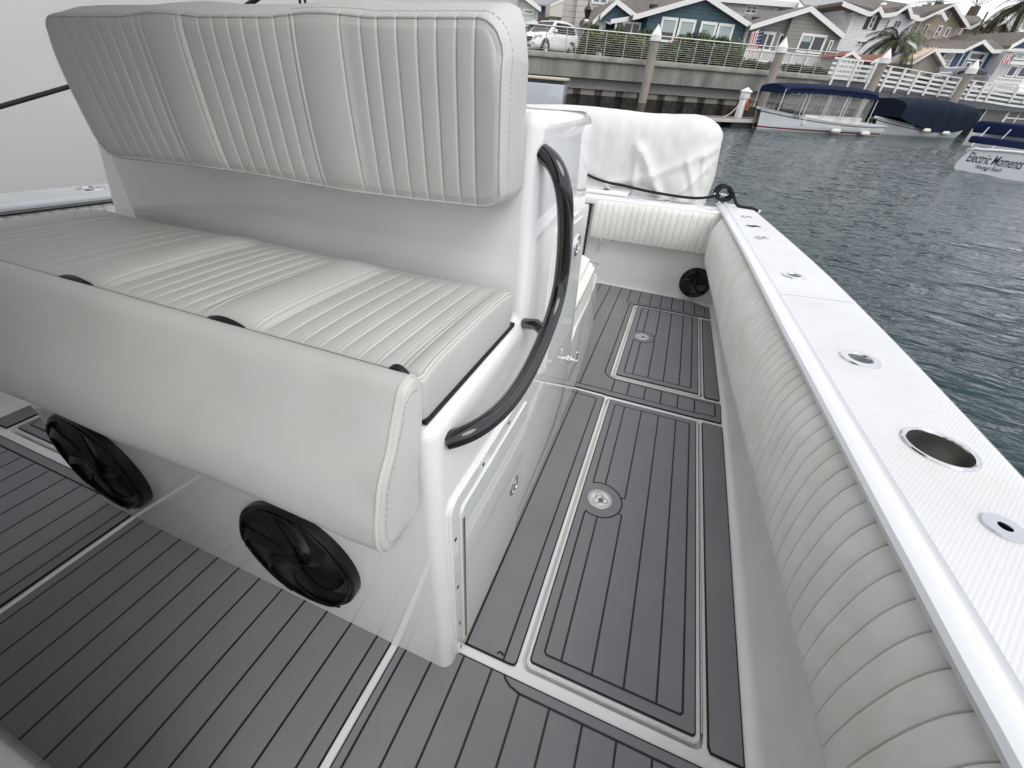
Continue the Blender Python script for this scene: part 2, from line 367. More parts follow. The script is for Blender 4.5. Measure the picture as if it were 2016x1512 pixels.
# --- side liner, gunwale, coaming pads: lofted along the length
YS = [-1.5+.06*i for i in range(82)]
YS = [y for y in YS if y < 3.30]+[3.31]
for side in (1, -1):
    dz = mz(side)
    bm = NB()
    def sec(y):
        x0 = .468 if y > .8 else .466
        tail = -.012*max(0, y-1.8)
        return [(x0-.012+tail, .0005), (x0+.006+tail, .004), (x0+.015+tail, .012), (x0+.020+tail, .028), (x0+.028+tail, .08), (x0+.034+tail, .20), (x0+.038+tail, .30), (x0+.038+tail, .62)]
    S = [sec(y) for y in YS]
    grid(bm, len(YS), 8, lambda i, j: (mirx(S[i][j][0], side), YS[i], S[i][j][1]))
    bmesh.ops.recalc_face_normals(bm, faces=bm.faces)
    obj('cockpit_liner', bm, GELD, boat)
    bm = NB()
    def gsec(y):
        g, l, o, z = sinterp(XG, y), sinterp(XL, y), sinterp(XO, y), gz(y)+dz
        l = max(l, g+.03)
        return [(g+.055, z-.11, 0), (g+.050, z-.030, 0), (g+.006, z-.017, 0), (g+.004, z-.008, 0), (g+.009, z-.001, 0), (g+.018, z+.001, 0), ((g+l)/2, z+.0015, 0), (l-.010, z+.001, 0), (l-.004, z-.001, 0), (l-.001, z-.0045, 0), (l+.003, z-.003, 0), (l+.007, z+.0005, 1), ((l+o)/2, z+.001, 1), (o-.014, z, 0), (o-.006, z-.002, 0), (o-.001, z-.008, 0), (o+.001, z-.02, 0), (o+.012, z-.06, 0), (o+.010, z-.10, 0), (o-.01, z-.45, 0), (o-.10, z-.95, 0), (o-.45, z-1.35, 0)]
    GY = sorted(YS+[3.36, 3.44, 3.5, 3.56, 3.6])
    S = [gsec(y) for y in GY]
    grid(bm, len(GY), len(S[0]), lambda i, j: (mirx(S[i][j][0], side), GY[i], S[i][j][1]), mfn=lambda i, j: 1 if S[i][j][2] else (2 if 2 <= j <= 10 else 0))
    face(bm, [(mirx(p[0], side), 3.6, p[1]) for p in S[-1]], 0)
    bmesh.ops.recalc_face_normals(bm, faces=bm.faces)
    gun = obj('gunwale', bm, [GEL, NSK, SAT], boat)
    # joint across the nonskid
    bm = NB(); y = 1.60
    g = gsec(y); ribbon(bm, [(mirx(g[9][0]+.005, side), 1.585), (mirx(g[13][0], side), 1.628)], .006, gz(y)+dz+.0022, mi=0)
    for f in bm.faces: f.normal_update()
    bmesh.ops.recalc_face_normals(bm, faces=bm.faces); obj('joint_strip', bm, mat('joint_gelcoat', (.88, .88, .88), .2), gun)
    # black strip painting the shade in the gap behind the pads
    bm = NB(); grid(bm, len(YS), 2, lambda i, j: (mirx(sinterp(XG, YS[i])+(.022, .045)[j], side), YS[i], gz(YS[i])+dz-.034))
    obj('pad_gap_shade', bm, BLK, boat, smooth=False)
    # padded coaming with stitched channels every 43 mm
    bm = NB(); per = .0435; yy = []; y = -1.4
    k = 0
    while y < 3.17:
        for d in (0, .0016, .0042, .009, .0217, .0345, .0393, .0419): yy.append((y+d, d/per))
        y += per
    prof = [(.042, .330), (.032, .342), (.027, .36), (.020, .40), (.014, .47), (.012, .53), (.012, .575), (.014, .605), (.018, .630), (.024, .648), (.031, .660), (.038, .662), (.042, .655), (.043, .645), (.044, .62)]
    def cs(i, j):
        y, t = yy[i]; px, pz = prof[j]; px += interp([(.5, 0), (1.1, -.016), (1.8, -.032), (3.2, -.034)], y)*max(0, min(1, (.668-pz)/.10))
        dep = .0058*(abs(2*t-1)**5 if t > 0 else 1.) ; dep = .0082 if t == 0 else dep*.75
        e = [0, .3, .8, 1, 1, 1, 1, 1, 1, 1, .9, .6, .3, .1, 0][j]
        x = sinterp(XG, y)+px
        # push inwards along the local normal
        a, b = prof[max(j-1, 0)], prof[min(j+1, len(prof)-1)]; nx, nz_ = -(b[1]-a[1]), (b[0]-a[0]); q = sqrt(nx*nx+nz_*nz_)
        wob = .0018*noise.noise(Vector((y*5, pz*9, 3*side)))
        return (mirx(x-(nx/q)*(dep*e-wob), side), y, pz+dz-(nz_/q)*dep*e-.008*max(0, y-.5)*(pz/.7))
    grid(bm, len(yy), len(prof), cs); bmesh.ops.recalc_face_normals(bm, faces=bm.faces)
    obj('coaming_pad', bm, CVN, boat)
# transom: wall, cap, pad, baitwell lid, fittings
bm = NB()
box(bm, -2.40, .50, 3.34, 3.60, -.5, .600)
obj('transom_wall', bm, GELD, boat)
bm = NB()
box(bm, -2.22, .345, 3.272, 3.66, .605, .655, .012, 3)
box(bm, -2.22, -.345, 3.40, 3.68, .655, .685, .014, 3)
obj('transom_cap', bm, GEL, boat)
bm = NB(); pl = [(-.05+.235*cos(a)*(1), 3.455+.060*sin(a)) for a in [2*pi*k/40 for k in range(40)]]
prism(bm, pl, lambda p: (p[0], p[1], .652), lambda p: (-.05+(p[0]+.05)*.97, 3.455+(p[1]-3.455)*.93, .6605)); bmesh.ops.recalc_face_normals(bm, faces=bm.faces)
lid = obj('baitwell_lid', bm, mat('baitwell_lid_grey', (.55, .56, .57), .12, coat=.5), boat)
bm = NB(); lathe(bm, [(.034, 0), (.034, .003), (.026, .005), (.014, .004), (0, .004)], 20, Matrix.Translation((-.06, 3.445, .6605)))
obj('latch', bm, STL, lid)
bm = NB(); xs = []; x = -.555; per = .046
while x < .33:
    for d in (0, .003, .010, .023, .036, .043): xs.append((x+d, d/per))
    x += per
prof = [(3.335, .372), (3.29, .362), (3.262, .372), (3.246, .42), (3.240, .49), (3.242, .56), (3.25, .605), (3.262, .632), (3.278, .644)]
def cs(i, j):
    x, t = xs[i]; dep = .006 if t == 0 else .0045*abs(2*t-1)**5; e = [0, .4, 1, 1, 1, 1, .9, .6, .1][j]
    fade = min(1, (x+.56)/.05)
    r = (1-fade)**2*.02
    return (x, prof[j][0]+dep*e+r, prof[j][1]+.0015*noise.noise(Vector((x*7, j, 0))))
grid(bm, len(xs), len(prof), cs)
face(bm, [cs(0, j) for j in range(len(prof))]+[(xs[0][0], 3.335, .644)])
bmesh.ops.recalc_face_normals(bm, faces=bm.faces); obj('transom_pad', bm, CVN, boat)
# transom door edge left of the pad, with its seam
bm = NB(); box(bm, -1.2, -.600, 3.262, 3.335, .02, .600, .012, 3); obj('transom_door', bm, GELD, boat)
bm = NB(); box(bm, -.596, -.586, 3.325, 3.3345, .02, .60); obj('door_gap', bm, BLK, boat)
def ring_fit(name, x, y, z, r_out, r_in, depth, parent, tiltx=0., slot=False, well=STD, sx=1., rz=0.):
    M = Matrix.Translation((x, y, z)) @ Matrix.Rotation(rz, 4, 'Z') @ Matrix.Diagonal((sx, 1, 1, 1))
    bm = NB(); lathe(bm, [(r_out, -.004), (r_out, .001), (r_out*.97, .0032), (r_in*1.06, .0036), (r_in, .0016), (r_in*.985, -.001)], 48, M)
    o = obj(name, bm, STL, parent)
    bm = NB(); off = Vector((tiltx*depth, 0, -depth)); A = []
    n = 40; rings = []
    for t in (0, .3, .6, 1.):
        rings.append([bm.verts.new(M @ (Vector((r_in*.985*cos(2*pi*k/n)*(1-.04*t), r_in*.985*sin(2*pi*k/n)*(1-.04*t), -.001))+off*t)) for k in range(n)])
    for a, b in zip(rings, rings[1:]):
        for k in range(n): bm.faces.new((a[k], b[k], b[(k+1) % n], a[(k+1) % n]))
    bm.faces.new(rings[-1][::-1]); obj('well', bm, well, o); return o
BLKW = mat('black_well', (.01, .01, .012), .5)
# the fittings sit in shallow dark wells sunk in the gunwale; holes are cut for the big ones
GUNR = [o for o in bpy.data.objects if o.name == 'gunwale'][0]
cup = ring_fit('cup_holder', .566, .797, .6988, .058, .0495, .06, boat, well=STD)
bm = NB(); lathe(bm, [(.036, 0), (.034, .002), (.012, .002), (.010, 0), (0, 0)], 32, Matrix.Translation((.566, .797, .6405))); obj('base_ring', bm, WELL, cup)
rods = [('rod_holder', .536, 1.140, .0445, .026, .33), ('rod_holder', .507, 1.842, .043, .024, .33), ('rod_holder', .470, 2.49, .034, .018, 0), ('cleat_cup', .462, 2.80, .042, .036, 0), ('rod_holder', .452, 3.09, .032, .018, 0)]
for nm, x, y, r, ri, tt in rods: ring_fit(nm, x, y, gz(y)+.0018, r, ri, .05, boat, well=WELL if nm == 'rod_holder' else BLKW, rz=.35)
ring_fit('deck_socket', .571, .612, gz(.61)+.0018, .026, .0085, .02, boat, well=BLKW)
ring_fit('rod_holder', -2.486, 1.19, gz(1.19)+.067, .052, .030, .05, boat, well=WELL)
ring_fit('rod_holder', -.515, 3.46, .7062, .034, .018, .03, boat)
# cut openings in the nonskid under rings that show a deep well
def cut_gunwale():
    me = GUNR.data; bm = bmesh.new(); bm.from_mesh(me); Mi = BASE[boat]
    for x, y, r in [(.566, .797, .050)]+[(a[1], a[2], a[4]) for a in rods]+[(.571, .612, .0085)]:
        c = Mi @ Vector((x, y, gz(y)))
        n = 28
        fs = [f for f in bm.faces if f.normal.z > .8 and (f.calc_center_median()-c).length < .25]
        for k in range(n):
            a = 2*pi*k/n; nrm = Vector((cos(a), sin(a), 0)); p = c+nrm*r
            fs = [f for f in bm.faces if f.normal.z > .8 and abs(f.calc_center_median().z-c.z) < .02 and all(True for _ in (0,)) and (Vector(((f.calc_center_median()-c).x, (f.calc_center_median()-c).y, 0))).length < .14]
            geo = list({v for f in fs for v in f.verts})+list({e for f in fs for e in f.edges})+fs
            # only cut the wedge near the tangent point: limit to faces inside 1.6 r
            bmesh.ops.bisect_plane(bm, geom=geo, plane_co=p, plane_no=nrm)
        kill = [f for f in bm.faces if f.normal.z > .8 and Vector(((f.calc_center_median()-c).x, (f.calc_center_median()-c).y, 0)).length < r*.995 and abs(f.calc_center_median().z-c.z) < .02]
        bmesh.ops.delete(bm, geom=kill, context='FACES')
    bm.to_mesh(me); bm.free()
cut_gunwale()
# transom speaker, snap hook, ring
def speaker(parent, c, n, r, h, seed=0, ribs=True, nblades=6):
    """round marine speaker: pod, cone with ribs, curved blades"""
    n = Vector(n).normalized(); M = Matrix.Translation(c) @ n.to_track_quat('Z', 'Y').to_matrix().to_4x4()
    bm = NB(); lathe(bm, [(r*1.0, -.01), (r*1.01, h*.2), (r*1.01, h*.60), (r*.98, h*.75), (r*.94, h*.62), (r*.92, h*.5)], 56, M)
    sp = obj('speaker', bm, SPK, parent)
    bm = NB(); prof = [(r*.93, h*.56)]
    if ribs:
        for k in range(17):
            rr = r*(.90-.043*k); prof += [(rr, h*(.46-.012*k)), (rr-r*.016, h*(.56-.012*k))]
        prof += [(r*.15, h*.35), (r*.12, h*.5), (r*.08, h*.56), (0, h*.58)]
    else: prof += [(r*.8, h*.45), (r*.72, h*.55), (r*.66, h*.4), (r*.25, h*.15), (r*.2, h*.45), (0, h*.5)]
    lathe(bm, prof, 56, M); obj('cone', bm, SPC, sp)
    bm = NB()
    for k in range(nblades):
        a0 = 2*pi*k/nblades+seed; L_ = []; Rr = []
        for s in range(15):
            t = s/14; rad = r*(.08+.89*t); a = a0+.75*t*t; wd = r*(.035+.055*t+.13*max(0, t-.72)/.28)
            hh = h*(.70+.36*sin(pi*min(1, t*.85+.1)))
            for sg, lst in ((-1, L_), (1, Rr)):
                lst.append(Vector((rad*cos(a)-sg*wd*sin(a), rad*sin(a)+sg*wd*cos(a), hh+(.13*h*sg))))
        for s in range(14):
            q_ = (L_[s], L_[s+1], Rr[s+1], Rr[s])
            vt = [bm.verts.new(M @ p) for p in q_]; vb = [bm.verts.new(M @ (p-Vector((0, 0, .12*h)))) for p in q_]
            bm.faces.new(vt[::-1]); bm.faces.new(vb); bm.faces.new((vt[0], vt[1], vb[1], vb[0])); bm.faces.new((vt[2], vt[3], vb[3], vb[2]))
        # scalloped outer hoop between blades
        tube(bm, [M @ Vector((r*(.965-.03*sin(pi*q/9))*cos(a0+.75+2*pi/nblades*q/9), r*(.965-.03*sin(pi*q/9))*sin(a0+.75+2*pi/nblades*q/9), h*.80)) for q in range(10)], r*.022, 6)
    lathe(bm, [(r*.14, h*.6), (r*.15, h*.9), (r*.11, h*1.05), (0, h*1.08)], 28, M)
    bmesh.ops.remove_doubles(bm, verts=bm.verts, dist=1e-6); bmesh.ops.recalc_face_normals(bm, faces=bm.faces)
    obj('grille', bm, SPK, sp); return sp
speaker(boat, (.300, 3.33, .135), (0, -1, .05), .112, .03, ribs=False, nblades=5)
bm = NB()
lathe(bm, [(.012, 0), (.012, .006), (.008, .012), (0, .012)], 14, Matrix.Translation((-.472, 3.335, .345)) @ Matrix.Rotation(pi/2, 4, 'X'))
tube(bm, [(-.474, 3.315, .335), (-.482, 3.32, .30), (-.488, 3.32, .265), (-.478, 3.31, .255), (-.466, 3.31, .262)], .004, 8)
obj('snap_hook', bm, STL, boat)
bm = NB(); lathe(bm, [(.012, 0), (.012, .006), (.005, .012), (0, .012)], 14, Matrix.Translation((-.383, 3.335, .345)) @ Matrix.Rotation(pi/2, 4, 'X')); obj('snap_stud', bm, STL, boat)
# pop-up cleat at the stern corner
bm = NB(); CX, CY, CZ = .330, 3.560, .662
lathe(bm, [(.04, 0), (.04, .005), (.03, .009), (0, .009)], 24, Matrix.Translation((CX, CY, CZ)))
for dx in (-.02, .02): tube(bm, [(CX+dx, CY, CZ), (CX+dx, CY, CZ+.06)], .008, 10)
tube(bm, [(CX-.075, CY, CZ+.066), (CX-.04, CY, CZ+.068), (CX, CY, CZ+.066), (CX+.04, CY, CZ+.068), (CX+.075, CY, CZ+.066)], .010, 10)
obj('cleat', bm, CHR, boat)
# helm console forward of the camera's left hand, with an unseen top and screen that shade the deck
helm = thing('helm_console', 'white helm console base with its moulded step, at the bottom left corner', 'console', BM, (-.95, -.6, 0))
bm = NB(); box(bm, -1.62, -.36, -1.5, -.098, .003, .16, .014, 4); obj('step', bm, GELD, helm)
bm = NB(); box(bm, -1.78, -.36, -1.9, -.135, .16, .95, .06, 4); obj('console_body', bm, GEL, helm)
bm = NB(); box(bm, -1.76, -.38, -1.8, -.16, .95, 1.955, .04, 3); obj('shade_windshield', bm, mat('shade_windshield_dark', (.03, .032, .035), .12), helm)  # out of view; solid dark block added to darken the left deck
bm = NB(); box(bm, -2.25, -.34, -2.2, 1.15, 1.96, 2.04, .035, 4); obj('unseen_hardtop', bm, mat('dark_shading_top', (.05, .052, .06), .8), helm)  # out of view; extent and dark tone set to shade bench and deck
# ================================================================== BENCH
bench = thing('bench_seat', 'wide white leaning-post bench with pleated off-white vinyl cushions, black speakers and side locker', 'bench seat', BM, (-.88, .8, 0))
prof = [(.357, .004), (.357, .790), (.748, .790), (.748, 1.168), (1.175, 1.172), (1.235, .98), (1.312, .84), (1.402, .334), (1.43, .004)]
bm = NB()
prism(bm, prof, lambda p: (-1.54, p[0], p[1]), lambda p: (-.235, p[0], p[1])); bmesh.ops.recalc_face_normals(bm, faces=bm.faces)
es = [e for e in bm.edges if e.calc_face_angle(0) > radians(25) and not all(v.co.z < .01 for v in e.verts)]
bmesh.ops.bevel(bm, geom=es, offset=.026, segments=5, affect='EDGES', profile=.5)
for v in bm.verts:
    if v.co.x < -1.3 and v.co.z > .80: v.co.x += .10+.08*(v.co.z-.8)
obj('seat_base', bm, GEL, bench)
bm = NB(); plan = [(-.243, 1.39), (-.246, 1.70), (-.270, 2.07), (-.308, 2.5), (-.345, 2.80), (-.37, 2.90), (-.44, 2.95), (-1.30, 2.95), (-1.53, 1.39)]
def topz(y): return interp([(1.4, .375), (1.75, .365), (2.45, .29), (2.95, .22)], y)
def ins_(p): return (p[0]-(.034 if p[0] > -.8 else 0)*min(1, (p[1]-1.3)/.4), p[1], topz(p[1]))
prism(bm, plan, lambda p: (p[0], p[1], .004), ins_); bmesh.ops.recalc_face_normals(bm, faces=bm.faces)
es = [e for e in bm.edges if all(v.co.z > .1 for v in e.verts)]; bmesh.ops.bevel(bm, geom=es, offset=.012, segments=3, affect='EDGES')
obj('aft_base', bm, GEL, bench)
def cushion(name, xs, vlo, vhi, puff, depth, r, place, parent, nv=30, m=VIN, pipe=.0028, inner=.0, taper=0.):
    bm = NB(); nu = len(xs)
    V = []
    for i, u in enumerate(xs):
        a, b = vlo(u), vhi(u)
        V.append([(u, a+(b-a)*(.5-.5*cos(pi*j/(nv-1))), ) for j in range(nv)])
    G = [[bm.verts.new(place(u, v, puff(u, (v-vlo(u))/(vhi(u)-vlo(u))))) for (u, v) in col] for col in V]
    for i in range(nu-1):
        for j in range(nv-1): bm.faces.new((G[i][j], G[i+1][j], G[i+1][j+1], G[i][j+1]))
    idx = [(i, 0) for i in range(nu)]+[(nu-1, j) for j in range(1, nv)]+[(i, nv-1) for i in range(nu-2, -1, -1)]+[(0, j) for j in range(nv-2, 0, -1)]
    n = len(idx); P = [Vector(V[i][j]) for i, j in idx]; w0 = [puff(V[i][j][0], j/(nv-1) if j in (0, nv-1) else .5) if j in (0, nv-1) else puff(V[i][j][0], (V[i][j][1]-vlo(V[i][j][0]))/(vhi(V[i][j][0])-vlo(V[i][j][0]))) for i, j in idx]
    O = []
    for k in range(n):
        t = (P[(k+2) % n]-P[k-2]); t.normalize(); O.append(Vector((t.y, -t.x)))
    prev = [G[i][j] for i, j in idx]; K = 5
    for s in list(range(1, K+1))+['side', 'back']:
        if s == 'side': off, w = r*1.08, -depth*.55
        elif s == 'back': off, w = r*.7-taper, -depth
        else: off, w = r*sin(pi/2*s/K), -r*(1-cos(pi/2*s/K))
        cur = [bm.verts.new(place(P[k].x+O[k].x*off, P[k].y+O[k].y*off, w+(w0[k] if not isinstance(s, str) else 0))) for k in range(n)]
        for k in range(n): bm.faces.new((prev[k], prev[(k+1) % n], cur[(k+1) % n], cur[k]))
        prev = cur
    bm.faces.new(prev); bmesh.ops.recalc_face_normals(bm, faces=bm.faces)
    o = obj(name, bm, m, parent)
    bm = NB()
    off = r*sin(radians(38)); w = -r*(1-cos(radians(38)))+.0006
    tube(bm, [place(P[k].x+O[k].x*off, P[k].y+O[k].y*off, w+w0[k]) for k in range(n)], pipe, 6, closed=True)
    obj('piping', bm, VINP, o)
    return o, P, O, w0
def dense(lines, x0, x1, step):
    xs = {round(x0, 5), round(x1, 5)}; x = x0
    while x < x1: xs.add(round(x, 5)); x += step
    for l in lines:
        for d in (-.0045, -.003, -.0018, -.0008, 0, .0008, .0018, .003, .0045):
            if x0 < l+d < x1: xs.add(round(l+d, 5))
    xs = sorted(xs); out = [xs[0]]
    for x in xs[1:]:
        if x-out[-1] > 5e-4: out.append(x)
    return out
def pleats(lines, plains, amp, welt=True):
    """height of the upholstery across its width: channels between seams, plump plain panels"""
    LS = sorted(lines)
    def f(u):
        h = 0.
        for a, b, am in plains:
            if a < u < b:
                t = (u-a)/(b-a); h += am*(sin(pi*t)**.75)
        for a, b in zip(LS, LS[1:]):
            if a <= u <= b and b-a < .05: h += (.0009 if welt else .0017)*sin(pi*(u-a)/(b-a))**.6
        if not welt:
            for l in LS: h -= .0024*math.exp(-((u-l)/.0014)**2)
            return h
        for l in LS: h += .0013*math.exp(-((u-l)/.0011)**2)-.0013*math.exp(-((u-l-.0032)/.0018)**2)-.0008*math.exp(-((u-l+.003)/.0016)**2)
        return h
    return f
# backrest
BL = [-1.150, -1.119, -1.085, -1.055, -1.022, -.990, -.956, -.935, -.850, -.838, -.800, -.769, -.735, -.705, -.672, -.640, -.611, -.600, -.516, -.482, -.453, -.421, -.388, -.358, -.328, -.300]
bp = pleats(BL, [(-.945, -.840, .009), (-.610, -.506, .009), (-.300, -.235, .004), (-1.225, -1.150, .004)], 0, False)
bx0, bx1 = -1.205, -.268
def bz(u):
    d = min(u-bx0, bx1-u); c = .030
    return 0 if d > c else c-sqrt(max(0, c*c-(c-d)**2))
def bhi(u): return 1.254-bz(u)+.55*max(0, sum((b-a > .06)*.008*sin(pi*min(1, max(0, (u-a+.05)/(b-a+.10)))) for a, b in ((-.935, -.850), (-.600, -.516))))
def blo(u): return 1.043+bz(u)*.4-.003*sin(9*u)
def bpuff(u, t):
    e = 1-(2*t-1)**6; s = sin(pi*max(0, min(1, t)))**.5
    return bp(u)*(.55+.45*e)+.004*s+.002*noise.noise(Vector((u*6, t*2, 4)))
def bplace(u, v, w): return (u, .632+.006*(1.26-v)/.2-w, v+(.34*max(0, -w-.012)*min(1, max(0, (v-1.235)/.02))))
_, P_, O_, w_ = cushion('backrest', dense(BL, bx0, bx1, .006), blo, bhi, bpuff, .098, .015, bplace, bench, nv=34, pipe=.0017)
backrest = [o for o in bpy.data.objects if o.name == 'backrest'][0]
bm = NB()
for k in range(0, len(P_), 1):
    if P_[k].x > -.62 and P_[k].y > 1.15 or P_[k].x > -.27:
        off = .0155; a = Vector(bplace(P_[k].x+O_[k].x*off, P_[k].y+O_[k].y*off, -.022+w_[k])); k2 = (k+1) % len(P_)
        b = Vector(bplace(P_[k2].x+O_[k2].x*off, P_[k2].y+O_[k2].y*off, -.022+w_[k2]))
        nn = max(1, int((b-a).length/.0055))
        for q in range(nn):
            p = a.lerp(b, (q+.2)/nn); p2 = a.lerp(b, (q+.75)/nn); tube(bm, [p, p2], .0007, 4)
obj('stitching', bm, mat('grey_thread', (.44, .44, .41), .7), backrest)
bm = NB(); box(bm, -1.19, -.268, .733, .752, 1.045, 1.20); obj('backing_board', bm, BLK, bench)
# seat
SL = [-1.28, -1.233, -1.188, -1.145, -1.10, -1.053, -1.010, -.985, -.905, -.888, -.851, -.815, -.782, -.746, -.710, -.678, -.650, -.550, -.535, -.497, -.461, -.428, -.394, -.360, -.328, -.297, -.286]
SL = sorted([x for x in SL]+[-1.325, -1.36, -1.40])
sp_ = pleats(SL, [(-.998, -.892, .016), (-.663, -.537, .016), (-.290, -.240, .009), (-1.50, -1.40, .009)], 0)
sx0, sx1 = -1.505, -.262
def spuff(u, t):
    e = 1-(2*t-1)**8; s = sin(pi*max(0, min(1, t)))**.4
    return sp_(u)*(.3+.7*e)+.006*s+.0015*noise.noise(Vector((u*5, t*2, 9)))
def skew(v): return 0.0
def splace(u, v, w): return (u, v, .868+w)
cushion('seat_cushion', dense(SL, sx0, sx1, .007), lambda u: .378, lambda u: .700-.004*sin(u*9)+.35*min(0, 0), spuff, .075, .012, splace, bench, nv=40)
seat = [o for o in bpy.data.objects if o.name == 'seat_cushion'][0]
bm = NB(); box(bm, -1.51, -.249, .37, .722, .7925, .800); obj('cushion_base', bm, BLK, seat)
bm = NB(); box(bm, -1.50, -.262, .352, .372, .815, .873); obj('cushion_gap_shade', bm, BLK, seat)  # black block painting the shade between seat and bolster
for xa, xb2 in ((-.995, -.905), (-.632, -.556), (-.300, -.270)):
    bm = NB(); prism(bm, [(xa+(xb2-xa)*k/10, .876+.0085*sin(pi*k/10)**.8) for k in range(11)]+[(xb2, .86), (xa, .86)], lambda p: (p[0], .361, p[1]), lambda p: (p[0], .371, p[1]))
    bmesh.ops.recalc_face_normals(bm, faces=bm.faces); obj('gap_shade', bm, BLK, seat)  # black crescents painting the shaded gap in front of the plump panels
# front bolster hanging over the edge
pf = [(.371, .868), (.362, .880), (.348, .8845), (.330, .875), (.311, .845), (.290, .805), (.272, .770), (.256, .735), (.247, .700), (.245, .672), (.249, .655), (.258, .645), (.275, .643), (.300, .646), (.322, .652), (.334, .662), (.338, .700), (.342, .735), (.352, .775), (.364, .815), (.370, .845)]
pf = [(p.x, p.y) for p in smoothpath([Vector((a, b, 0)) for a, b in pf], 3)]
bm = NB(); xs = [-1.52, -1.518, -1.512, -1.50]+[-1.48+.03*i for i in range(40)]+[-.275, -.266, -.259, -.2545, -.2515, -.250]
xs = sorted(set(round(x, 4) for x in xs if x <= -.25)); cxy = (.318, .76)
def ins(x):
    d = min(x+1.52, -.25-x); return 1 if d > .02 else .955+.045*sqrt(max(0, 1-(1-d/.02)**2))
def bol(i, j):
    x = xs[i]; a, b = pf[j]; s = ins(x)
    wv = .0045*noise.noise(Vector((x*4.5, b*5, 1)))+.0016*noise.noise(Vector((x*13, b*14, 2)))
    near = max(0, 1-(-.25-x)/.10); wv += near*.0065*noise.noise(Vector((x*18, b*22, 7)))
    a2 = cxy[0]+(a-cxy[0])*s; b2 = cxy[1]+(b-cxy[1])*s
    return (x, a2-(wv if a < .33 else 0), b2)
G = grid(bm, len(xs), len(pf), bol)
for gi in (0, -1): bm.faces.new(G[gi])
bmesh.ops.recalc_face_normals(bm, faces=bm.faces); bmesh.ops.remove_doubles(bm, verts=bm.verts, dist=1e-6)
bol_o = obj('front_bolster', bm, VIN, bench)
bm = NB(); k0 = 3
tube(bm, [Vector(bol(len(xs)-4, j))+Vector((.0005, -.0008, .0005)) for j in range(2, 40)], .0026, 6); obj('piping', bm, VINP, bol_o)
bm = NB()
for j in range(3, 38):
    a = Vector(bol(len(xs)-1, j)); b = Vector(bol(len(xs)-1, j+1)); c = Vector((-.2495, cxy[0], cxy[1]))
    a = a.lerp(c, .10); b = b.lerp(c, .10); a.x = b.x = -.2488
    nn = max(1, int((b-a).length/.0055))
    for q in range(nn): tube(bm, [a.lerp(b, (q+.2)/nn), a.lerp(b, (q+.75)/nn)], .0007, 4)
obj('stitching', bm, mat('grey_thread', (.40, .40, .37), .7), bol_o)
# low aft cushion
bm = NB(); pl = [(-.275, 1.44), (-.288, 1.75), (-.312, 2.15), (-.332, 2.36), (-.40, 2.45), (-1.2, 2.45), (-1.2, 1.44)]
prism(bm, pl, lambda p: (p[0], p[1], .30), lambda p: (p[0]-.008, p[1], .495-.05*max(0, p[1]-1.9))); bmesh.ops.recalc_face_normals(bm, faces=bm.faces)
es = [e for e in bm.edges if all(v.co.z > .4 for v in e.verts) or abs(e.verts[0].co.z-e.verts[1].co.z) > .1]; bmesh.ops.bevel(bm, geom=es, offset=.038, segments=5, affect='EDGES')
low = obj('aft_cushion', bm, CVN, bench)
bm = NB(); tube(bm, smoothpath([(-.279, 1.45, .458), (-.292, 1.75, .458), (-.317, 2.15, .445), (-.338, 2.35, .435), (-.40, 2.437, .43), (-1.1, 2.44, .43)], 4), .003, 6); obj('piping', bm, VING, low)
# front speakers
speaker(bench, (-.610, .357, .288), (0, -1, .04), .160, .034, seed=.3)
speaker(bench, (-1.300, .357, .300), (0, -1, .04), .160, .034, seed=.9)
# grab rail
bm = NB()
path = [(-.236, .771, 1.108), (-.215, .765, 1.103), (-.200, .762, 1.085), (-.188, .752, 1.065), (-.181, .762, 1.038), (-.180, .786, .986), (-.180, .799, .924), (-.180, .806, .868), (-.180, .792, .828), (-.180, .733, .794), (-.180, .666, .757), (-.180, .566, .741), (-.182, .488, .751), (-.195, .432, .757), (-.215, .411, .749), (-.236, .403, .742)]
pp_ = smoothpath(path, 6)
for _ in range(60): pp_ = [pp_[0]]+[pp_[i]*.5+(pp_[i-1]+pp_[i+1])*.25 for i in range(1, len(pp_)-1)]+[pp_[-1]]
tube(bm, pp_, .0155, 24)
tube(bm, [(-.236, .757, .786), (-.205, .737, .799), (-.180, .722, .792)], .0125, 16)
obj('grab_rail', bm, BLG, bench)
# side locker: proud frame, door, hinge, latch, screws
X = -.235
def yzpoly(pts, x0, x1, r=0., m=GEL, name='panel', parent=bench):
    bm = NB(); prism(bm, pts, lambda p: (x0, p[0], p[1]), lambda p: (x1, p[0], p[1])); bmesh.ops.recalc_face_normals(bm, faces=bm.faces)
    if r:
        es = [e for e in bm.edges if all(abs(v.co.x-x1) < 1e-5 for v in e.verts)]; bmesh.ops.bevel(bm, geom=es, offset=r, segments=3, affect='EDGES')
    return obj(name, bm, m, parent)
fr = yzpoly(rrect(.385, .805, .012, .605, .03), X-.004, X+.009, .004, GEL, 'door_frame')
dr = yzpoly(rrect(.420, .792, .040, .562, .016), X+.008, X+.0125, .002, mat('locker_door_white', (.76, .78, .78), .07, coat=.5), 'locker_door')
bm = NB(); box(bm, X+.0126, X+.0150, .421, .4275, .065, .535); obj('hinge', bm, HIN, dr)
bm = NB()
for yy_, zz in ((.398, .50), (.400, .33), (.402, .17), (.404, .045), (.52, .583), (.66, .583), (.798, .50), (.798, .25)):
    lathe(bm, [(.0042, 0), (.0042, .0012), (0, .0018)], 10, Matrix.Translation((X+.009, yy_, zz)) @ Matrix.Rotation(pi/2, 4, 'Y'))
obj('screws', bm, mat('dark_screw', (.05, .05, .055), .3, metal=.8), fr)
